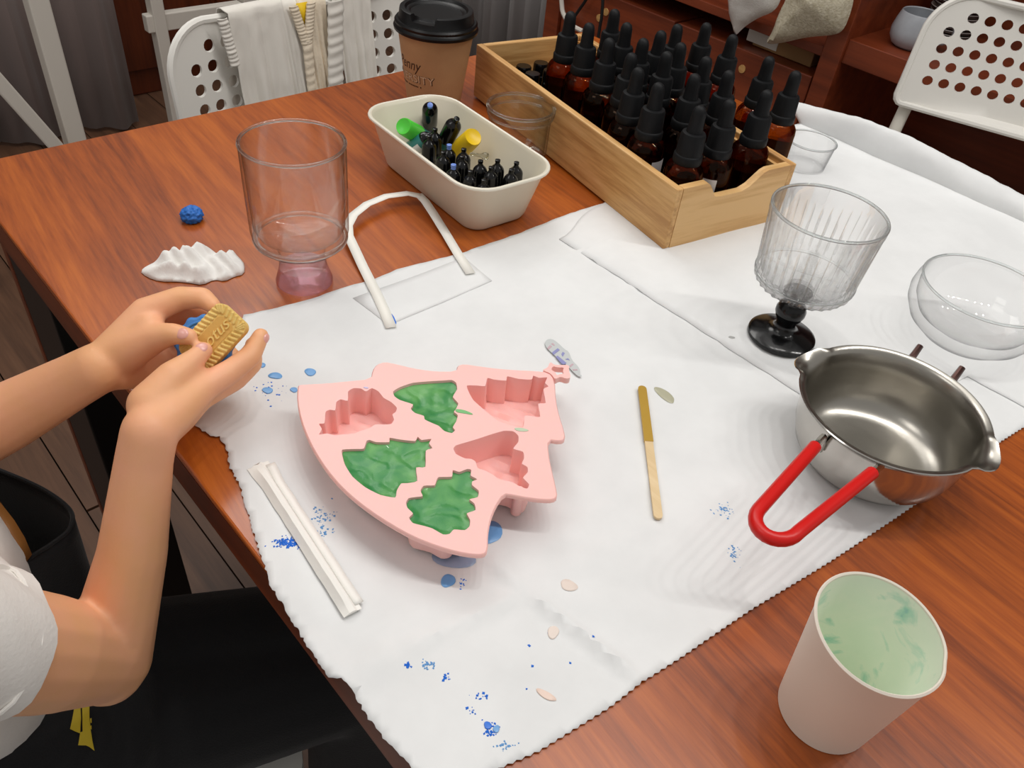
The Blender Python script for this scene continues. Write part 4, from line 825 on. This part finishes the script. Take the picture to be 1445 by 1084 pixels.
drape(fx(.40), fx(.58), T-.17, T-.12, .001, .004, 2.4, lift=.006).build('back_panel', M_cloth, gar, solid=.0012, auto=180)
drape(fx(.53), fx(.70), T-.15, T-.12, .002, .008, 4.0, lift=.007).build('inner_panel', M_cloth2, gar, solid=.0012, auto=180)
drape(fx(.76), fx(1.0), T-.18, T-.12, .003, .010, 5.2, lift=.011).build('right_panel', M_cloth, gar, solid=.0012, auto=180)
def strip(x0, z0, x1, z1, w, amp, mt, nm, off=.012):
    R = []; N = 90
    for i in range(N+1):
        u = i/N; x = x0+(x1-x0)*u; z = z0+(z1-z0)*u; row = []
        for k_ in range(7):
            q = (k_/6-.5)*w; y = yb(x)+math.sin(math.radians(8))*(z-ztop)-off-.006-amp*(.5+.5*math.sin(i*.8+1.4*nz(i*.11, off*99)+k_*.35))*(.5+.8*abs(nz(i*.07, 5))) - .003*(1-(2*q/w)**2); row.append((x+q, y, z))
        R.append(row)
    mb = MB(); mb.add([p for r_ in R for p in r_], [(i*7+j, i*7+j+1, (i+1)*7+j+1, (i+1)*7+j) for i in range(N) for j in range(6)]); return mb.build(nm, mt, gar, solid=.001, auto=180)
strip(fx(.015), ztop+.007, fx(.045), T-.05, .014, .0028, M_cloth, 'gathered_cuff', .008)
strip(fx(.75), ztop+.008, fx(.66), T-.14, .026, .0032, M_cloth, 'gathered_band', .016)
strip(fx(.48), ztop+.006, fx(.53), ztop-.045, .014, .0016, M_cloth2, 'lace_edge', .010); strip(fx(.60), ztop+.007, fx(.545), ztop-.045, .014, .0016, M_cloth2, 'lace_edge', .010); strip(fx(.54), ztop-.04, fx(.52), T-.16, .016, .002, M_cloth2, 'lace_edge', .010)
MB().add([(fx(.505), yb(fx(.5))-.0135, ztop+.008), (fx(.58), yb(fx(.58))-.0135, ztop+.008), (fx(.545), yb(fx(.545))-.018, ztop-.030)], [(0, 1, 2)]).build('yellow_tag', M_yell, gar, solid=.001)

# ------------------------------------------------------------------ biscuit and blue disc held by the hands
CC = un(301.5, 476.5, .06); D0 = depth(CC)
el = (RT*.68+UP*.733).normalized(); es = (RT*.733-UP*.68).normalized(); en = (-FW)
def cpt(x, y, z): return CC+el*x+es*y+en*z
M_bis = mat('biscuit', (246, 212, 132), .6, sss=.12, bump=(420, .12), var=(60, (230, 188, 100), 1)); M_bis2 = mat('biscuit_panel', (222, 174, 92), .6, bump=(500, .15))
bl, bw, bh = .0400, .0245, .0042
bis = thing('biscuit', CC-en*bh, 'golden rectangular biscuit with ridged border and raised script held in the hands', 'biscuit')
mb = MB(); plate(mb, rrect(bl, bw, .005, 6), [], -bh, bh*.55, cpt); mb.build('biscuit_base', M_bis, bis, bevel=.0015)
mb = MB()
per = rrect(bl-.0062, bw-.0062, .003, 4); per = densify([p for p in per]+[per[0]], .0030)
for x, y in per:
    an = Vector((1 if x > 0 else -1, 0)) if abs(x) > bl/2-.006 and abs(y) < bw/2-.006 else (Vector((0, 1 if y > 0 else -1)) if abs(x) < bl/2-.006 else Vector((x, y*1.6)).normalized())
    an = Matrix.Rotation(math.radians(-22), 2)@an
    mb.cone(cpt(x-an.x*.0016, y-an.y*.0016, bh*.55), cpt(x+an.x*.0024, y+an.y*.0024, bh*.42), .0011, .0013, 8)
mb.build('ridged_border', M_bis, bis)
mb = MB(); plate(mb, rrect(bl-.0125, bw-.0125, .003, 5), [], bh*.3, bh*.62, cpt); mb.build('centre_panel', M_bis2, bis, bevel=.0003)
vs_, fs_ = text_mesh('Lotus', .0105, .35, .0); xs = [v[0] for v in vs_]; ys_ = [v[1] for v in vs_]; x0, x1 = min(xs), max(xs); sc = .0245/(x1-x0); mb = MB()
vs3 = [cpt((x-x0)*sc-.0105, -(y-.0035)*1.0, bh*.66+.00075) for x, y, z in vs_]; vs4 = [cpt((x-x0)*sc-.0105, -(y-.0035), bh*.6) for x, y, z in vs_]; n = len(vs3)
edges = {}
for f in fs_:
    for i in range(len(f)): edges[(f[i-1], f[i])] = 1
side = [(a_, b_, b_+n, a_+n) for (a_, b_) in edges if (b_, a_) not in edges]
mb.add(vs3+vs4, list(fs_)+side); mb.build('raised_script', M_bis, bis, smooth=False)
M_bsil = mat('blue_silicone', (74, 140, 214), .45, bump=(150, .1)); bc2 = unD(289, 486, D0+.0085)
bd = thing('blue_disc', bc2+FW*.003, 'scalloped light blue silicone disc behind the biscuit', 'silicone disc')
R = []
for r_, z in ((.0001, .003), (.0165, .003), (.0182, .0015), (.0182, -.0015), (.0165, -.003), (.0001, -.003)):
    R.append([bc2+RT*(r_*(1+.045*math.cos(12*a))*math.cos(a))+UP*(r_*(1+.045*math.cos(12*a))*math.sin(a)*1.0)+en*z for a in np.linspace(0, 2*math.pi, 72, endpoint=False)])
MB().rings(R).build('disc_body', M_bsil, bd)
MB().tube([bc2+RT*(.0140*math.cos(a))+UP*(.0140*math.sin(a))+en*.0030 for a in np.linspace(0, 2*math.pi, 40, endpoint=False)], .0009, 8, closed=True).build('disc_ring', M_bsil, bd)
# ------------------------------------------------------------------ person
def skin_mat():
    mt = mat('skin', (212, 158, 122), .5, sss=.08, bump=(260, .06)); nt = mt.node_tree; b = nt.nodes['Principled BSDF']; L = nt.links; tc = nt.nodes.new('ShaderNodeTexCoord')
    n = nt.nodes.new('ShaderNodeTexNoise'); n.inputs['Scale'].default_value = 28; n.inputs['Detail'].default_value = 3; L.new(tc.outputs['Object'], n.inputs[0]); r = nt.nodes.new('ShaderNodeValToRGB'); e = r.color_ramp.elements; e[0].position = .35; e[0].color = srgb(236, 176, 128); e[1].position = .68; e[1].color = srgb(240, 176, 138); L.new(n.outputs[0], r.inputs[0]); L.new(r.outputs[0], b.inputs['Base Color']); b.inputs['Subsurface Radius'].default_value = (.006, .0025, .0012); return mt
M_skin = skin_mat(); M_nail = mat('nail', (232, 172, 160), .3, coat=.3)
per_ = thing('person', (-.07, .46, .44), 'seated child in white tee and black apron holding a biscuit in both hands', 'person')
def J(x, y, dd): return unD(x, y, D0+dd)
mb = MB()
def chain(pts, rad):
    for i in range(len(pts)-1): mb.cone(pts[i], pts[i+1], rad[i], rad[i+1], 16)
wR = un(211, 609, .043); eR = V(.0215, .335, -.100); sR = V(-.036, .314, .006)
wL = un(138, 520, .038); eL_ = V(-.015, .530, -.062); sL = V(-.065, .560, .005)
dW = depth(wR)-D0
# right arm and hand
mR = wR.lerp(eR, .52)+Vector((.003, -.002, .002))
chain([sR, eR.lerp(sR, .45), eR, mR, wR.lerp(eR, .12), wR], [.034, .0325, .0262, .0198, .0160, .0156])
mb.ball(eR+Vector((-.002, -.004, -.003)), .0225)
iM = J(281, 551, -.016); mM = J(279, 560, -.006); rM = J(272, 566, .005); pM = J(262, 566, .015)
for q, r0, r1 in ((iM, .0152, .0098), (mM, .0152, .0098), (rM, .0150, .0095), (pM, .0148, .0090)): mb.cone(wR, q, r0, r1, 16)
mb.cone(wR, J(252, 584, -.016), .0152, .0118); mb.cone(J(252, 584, -.016), mM, .0118, .0095)
mb.cone(wR.lerp(iM, .35), J(246, 542, -.020), .0135, .0105)
chain([iM, J(325, 524, -.002), J(353, 503, .005), J(368, 474, .010)], [.0092, .0076, .0069, .0054])
chain([mM, J(332, 535, .010), J(356, 513, .019), J(357, 486, .025)], [.0092, .0074, .0066, .0054])
chain([rM, J(322, 540, .022), J(338, 515, .032), J(322, 496, .031)], [.0088, .0070, .0063, .0054])
chain([pM, J(302, 548, .030), J(314, 525, .038), J(300, 508, .036)], [.0080, .0062, .0056, .0048])
tR = [J(213, 572, -.032), J(244, 533, -.025), J(272, 509, -.0165), J(288.5, 494, -.0102)]
chain(tR, [.0136, .0102, .0069, .0054])
# left arm and hand
mL = wL.lerp(eL_, .5)
chain([sL, eL_.lerp(sL, .45), eL_, mL, wL.lerp(eL_, .12), wL], [.036, .0305, .0255, .0225, .0172, .0160])
iN = J(206, 441, .010); mN = J(201, 455, .022); rN = J(196, 474, .030); pN = J(193, 496, .033)
for q, r0, r1 in ((iN, .0130, .0098), (mN, .0130, .0098), (rN, .0125, .0096), (pN, .0125, .0090)): mb.cone(wL, q, r0, r1, 16)
mb.ball(J(216, 500, .030), .0135); mb.ball(J(205, 515, .028), .0130); mb.cone(wL, J(186, 527, .020), .0145, .0105); mb.cone(J(186, 527, .020), pN, .0098, .0085)
chain([iN, J(254, 421, .013), J(286, 420, .0125), J(301, 432, .0095)], [.0096, .0078, .0068, .0054])
chain([mN, J(250, 439, .029), J(281, 441, .029), J(300, 452, .0225)], [.0094, .0078, .0068, .0055])
chain([rN, J(248, 463, .037), J(280, 468, .036), J(298, 476, .0255)], [.0090, .0072, .0064, .0054])
chain([pN, J(240, 492, .037), J(266, 500, .036), J(286, 505, .0265)], [.0082, .0064, .0058, .0050])
tL = [J(172, 497, .006), J(216, 477, -.001), J(244, 471, -.0075), J(267, 475, -.0102)]
chain(tL, [.0145, .0100, .0068, .0054]); mb.cone(tL[0], tL[1].lerp(iN, .4), .0125, .0095)
# trunk, legs, neck and head
tcx, tcy = -.065, .455
for z, rx, ry in ((-.30, .066, .088), (-.22, .062, .084), (-.14, .062, .086), (-.06, .064, .092), (-.01, .058, .092)):
    mb.ball(V(tcx, tcy, z), (rx, ry, .06), 24, 14)
mb.cone(sR, V(tcx, tcy-.05, .012), .034, .038); mb.cone(sL, V(tcx, tcy+.05, .012), .034, .038)
HP = ((-.06, .415, -.275), (.19, .315, -.275)), ((-.06, .500, -.275), (.20, .325, -.298))
for h0, k0 in HP:
    mb.cone(V(*h0), V(*k0), .055, .040); kn = Vector(k0); mb.cone(V(*k0), V(kn.x-.02, kn.y+.01, -.52), .040, .034); mb.cone(V(kn.x-.02, kn.y+.01, -.52), V(kn.x-.03, kn.y+.015, -.70), .034, .024); mb.cone(V(kn.x-.035, kn.y+.02, -.712), V(kn.x+.07, kn.y-.03, -.72), .026, .018)
hd = V(tcx+.02, tcy-.01, .175)
mb.cone(V(tcx, tcy, .03), hd-Vector((.01, 0, .05)), .036, .034); mb.ball(hd, (.078, .066, .088), 24, 16); mb.ball(hd+Vector((.026, 0, -.042)), (.044, .044, .042)); mb.ball(hd+Vector((.076, 0, -.012)), (.011, .009, .012)); mb.cone(hd+Vector((.070, 0, .012)), hd+Vector((.078, 0, -.010)), .005, .008)
for s_ in (-1, 1): mb.ball(hd+Vector((-.002, s_*.068, -.008)), (.014, .007, .020))
def remesh(mb, name, vox, it=6, fac=.5):
    me = mb.mesh(name); o = bpy.data.objects.new('tmp', me); COL.objects.link(o); r = o.modifiers.new('r', 'REMESH'); r.mode = 'VOXEL'; r.voxel_size = vox; r.use_smooth_shade = True
    s_ = o.modifiers.new('s', 'SMOOTH'); s_.factor = fac; s_.iterations = it; dg = bpy.context.evaluated_depsgraph_get(); out = bpy.data.meshes.new_from_object(o.evaluated_get(dg)); out.name = name; bpy.data.objects.remove(o)
    for p in out.polygons: p.use_smooth = True
    return out
def put(me, name, mt, parent):
    off = root_loc(parent)
    me.transform(Matrix.Translation(-off)); me.materials.clear(); me.materials.append(mt); o = bpy.data.objects.new(name, me); COL.objects.link(o); o.parent = parent; return o
body = put(remesh(mb, 'body', .0017, 10), 'body', M_skin, per_)
def nail(tip, prev, up, w, l, back=.0022):
    d = (tip-prev).normalized(); n_ = (up-d*up.dot(d)).normalized(); b_ = d.cross(n_).normalized()
    return MB().ball(tip - d*back + n_*.0042, (w, l, .0016), 14, 8, (b_, d, n_)).build('nail', M_nail, per_)
nail(tR[3], tR[2], en+UP*.3, .0036, .0042); nail(tL[3], tL[2], en+UP*.25, .0036, .0044)
nail(J(368, 474, .010), J(353, 503, .005), RT*1.0+en*.15, .0030, .0036, .0010)
# hair and face
M_hair = mat('dark_hair', (28, 20, 16), .5, bump=(200, .5)); M_eye = mat('eye_white', (235, 232, 228), .2); M_iris = mat('iris', (34, 22, 16), .2); M_lip = mat('lip', (196, 112, 100), .4)
hm = MB(); hm.ball(hd+Vector((-.014, 0, .016)), (.076, .073, .086), 24, 16); hm.ball(hd+Vector((-.035, 0, -.035)), (.050, .066, .07), 24, 14); hm.cone(hd+Vector((-.075, 0, .0)), hd+Vector((-.085, .0, -.09)), .026, .012); put(remesh(hm, 'hair', .004, 3), 'hair', M_hair, per_)
for s_ in (-1, 1):
    MB().ball(hd+Vector((.066, s_*.026, .004)), (.009, .010, .007)).build('eye', M_eye, per_); MB().ball(hd+Vector((.0715, s_*.0255, .003)), (.0045, .005, .005)).build('iris', M_iris, per_)
    MB().cone(hd+Vector((.071, s_*.016, .020)), hd+Vector((.064, s_*.040, .021)), .0022, .0015, 8).build('eyebrow', M_hair, per_)
MB().ball(hd+Vector((.067, 0, -.044)), (.006, .017, .005)).build('lips', M_lip, per_)
# tee shirt
M_tee = mat('white_tee', (238, 234, 228), .9, bump=(380, .15), sheen=.2)
tm_ = MB(); n = 48
rg = []
for z, rx, ry in ((-.24, .072, .098), (-.16, .072, .098), (-.08, .074, .104), (-.03, .072, .108), (.005, .066, .108), (.030, .058, .090), (.048, .046, .062), (.056, .040, .046)):
    rg.append([V(tcx+(rx+.004*math.sin(5*a+z*30))*math.cos(a), tcy+(ry+.004*math.cos(4*a+z*20))*math.sin(a), z) for a in np.linspace(0, 2*math.pi, n, endpoint=False)])
tm_.rings(rg, False, False)
def sleeve(mb, s0, e0, f0, f1, r0, r1, lean=Vector((0, 0, 0))):
    d = (e0-s0); ax_ = d.normalized(); u_ = ax_.cross(Vector((0, 0, 1))).normalized(); v_ = u_.cross(ax_); R = []
    for f, r in [(f0, r0*.6), (f0+.02, r0*.9)]+[(f0+(f1-f0)*t_, r0+(r1-r0)*t_) for t_ in np.linspace(.1, 1, 9)]+[(f1-.004, r1-.0016), (f1-.10, r1-.0022)]:
        R.append([s0+d*f+(u_*math.cos(a)+v_*math.sin(a))*(r+.0016*math.sin(3*a+f*9)+.0009*math.sin(7*a+f*22)) + lean*(f-f0)*math.cos(a) for a in np.linspace(0, 2*math.pi, 36, endpoint=False)])
    mb.rings(R, True, False)
    return R[10]
h1 = sleeve(tm_, sR, eR, -.30, .15, .0425, .0400); h2 = sleeve(tm_, sL, eL_, -.22, .60, .044, .0385)
for s0, sy in ((sR, -1), (sL, 1)): tm_.tube([V(tcx, tcy+sy*.03, .004), V(tcx+.004, tcy+sy*.075, .006), s0.lerp(V(tcx, tcy+sy*.08, .006), .35), s0], [.040, .046, .0455, .0415], 24)
tee = tm_.build('tee_shirt', M_tee, per_, solid=.0014, auto=60)
d_ = (eR-sR).normalized()
MB().tube([p-d_*.011 for p in h1], .0012, 6, closed=True).build('hem_stitch', M_tee, tee); MB().tube([p-(eL_-sL).normalized()*.011 for p in h2], .0007, 6, closed=True).build('hem_stitch', M_tee, tee)
# tan strap across the tee
sp = [un(x, y, z) for x, y, z in ((-40, 690, -.060), (-10, 722, -.066), (10, 748, -.071), (24, 772, -.078), (34, 796, -.088))]
mbs = MB(); mbs.ribbon([p+Vector((.006, .004, .001)) for p in sp], [p-Vector((.005, .004, .0)) for p in sp]); mbs.build('tan_strap', mat('tan_leather', (150, 100, 48), .5, bump=(200, .1)), per_, solid=.002)
# apron: bib and skirt
M_apron = mat('black_canvas', (20, 20, 22), .9, bump=(700, .25), sheen=.12)
am = MB()
for h0, k0 in HP:
    am.cone(V(*h0)+Vector((0, 0, .004)), V(*k0)+Vector((.01, 0, 0)), .064, .050); am.cone(V(*k0)+Vector((.005, 0, 0)), V(k0[0]-.022, k0[1]+.010, -.68), .052, .046)
am.cone(V(-.055, .475, -.262), V(.20, .342, -.262), .062, .050); am.cone(V(.205, .342, -.27), V(.215, .34, -.42), .048, .044); am.cone(V(-.075, .405, -.235), V(-.01, .385, -.245), .078, .066); am.cone(V(-.05, .45, -.262), V(.02, .44, -.235), .07, .06)
skirt = put(remesh(am, 'apron_skirt', .0042, 8), 'apron_skirt', M_apron, per_)
top = [(-.050,.582),(-.020,.574),(.004,.552),(.020,.524),(.038,.487),(.046,.456),(.040,.440),(.026,.434),(.011,.431),(-.004,.424),(-.016,.414)]
def spl(P, n):
    P = [Vector(p) for p in P]; out = []
    for i in range(len(P)-1):
        p0, p1, p2, p3 = P[max(i-1, 0)], P[i], P[i+1], P[min(i+2, len(P)-1)]
        for k_ in range(n):
            t_ = k_/n; out.append(.5*((2*p1)+(p2-p0)*t_+(2*p0-5*p1+4*p2-p3)*t_**2+(3*p1-p0-3*p2+p3)*t_**3))
    return out+[P[-1]]
tp2 = spl(top, 6); R = []
for z in np.linspace(0, 1, 14):
    R.append([V(p.x*(1-z*.3)+z*.004 , p.y*(1-z*.12)+z*.055-.010*z, -.090-.155*z) for i, p in enumerate(tp2)])
ab = MB()
ab.grid(R)
ab.build('apron_bib', M_apron, per_, solid=.0022, auto=180)
MB().tube([p+Vector((0, 0, .0005)) for p in R[0]], .0016, 6).build('bib_hem', M_apron, per_)
# yellow print on the apron, laid on the cloth
dgp = bpy.context.evaluated_depsgraph_get(); off = root_loc(per_)
bv = BVHTree.FromPolygons([v.co+off for v in skirt.data.vertices], [tuple(p.vertices) for p in skirt.data.polygons])
M_emb = mat('yellow_print', (206, 180, 40), .6)
def on_cloth(P, mt, nm, lift=.0012):
    vv, ff, nb = fill(P, grid=3.0); out = []
    for x, y in vv:
        h = bv.ray_cast(CAM, ray(x, y)); p = h[0] if h[0] is not None else un(x, y, -.2); out.append(p-ray(x, y)*lift)
    return MB().add(out, ff).build(nm, mt, per_, smooth=False)
ez = lambda L: [(60+x/10.425, 980+y/10.425) for x, y in L]
on_cloth(ez([(470,180),(560,180),(566,350),(555,575),(490,550),(405,510),(440,350)]), M_emb, 'yellow_print')
on_cloth(ez([(582,180),(690,180),(690,330),(712,540),(735,690),(765,832),(690,775),(640,752),(525,750),(555,560),(590,545)]), M_emb, 'yellow_print')
on_cloth(ez([(700,355),(722,350),(722,420),(705,420)]), M_emb, 'yellow_print'); on_cloth(ez([(700,470),(720,455),(722,520),(708,505)]), M_emb, 'yellow_print')
# chair below the person
stool = thing('plastic_stool', (-.055, .36, 0), 'white plastic stool under the seated child', 'stool')
sm = MB(); plate(sm, rrect(.30, .30, .06, 8), [], T-.352, T-.336, lambda x, y, z: (-.055+x*math.cos(.6)+y*math.sin(.6)*-1, .36+x*math.sin(.6)+y*math.cos(.6), z), grid=.04); sm.build('seat', M_white_plastic, stool, bevel=.004)
for sx in (-1, 1):
    for sy in (-1, 1):
        x, y = sx*.12, sy*.12; X_, Y_ = -.055+x*math.cos(.6)-y*math.sin(.6), .36+x*math.sin(.6)+y*math.cos(.6); MB().tube([(X_+sx*.01, Y_+sy*.01, 0), (X_, Y_, T-.352)], .013, 12).build('leg', M_white_plastic, stool)
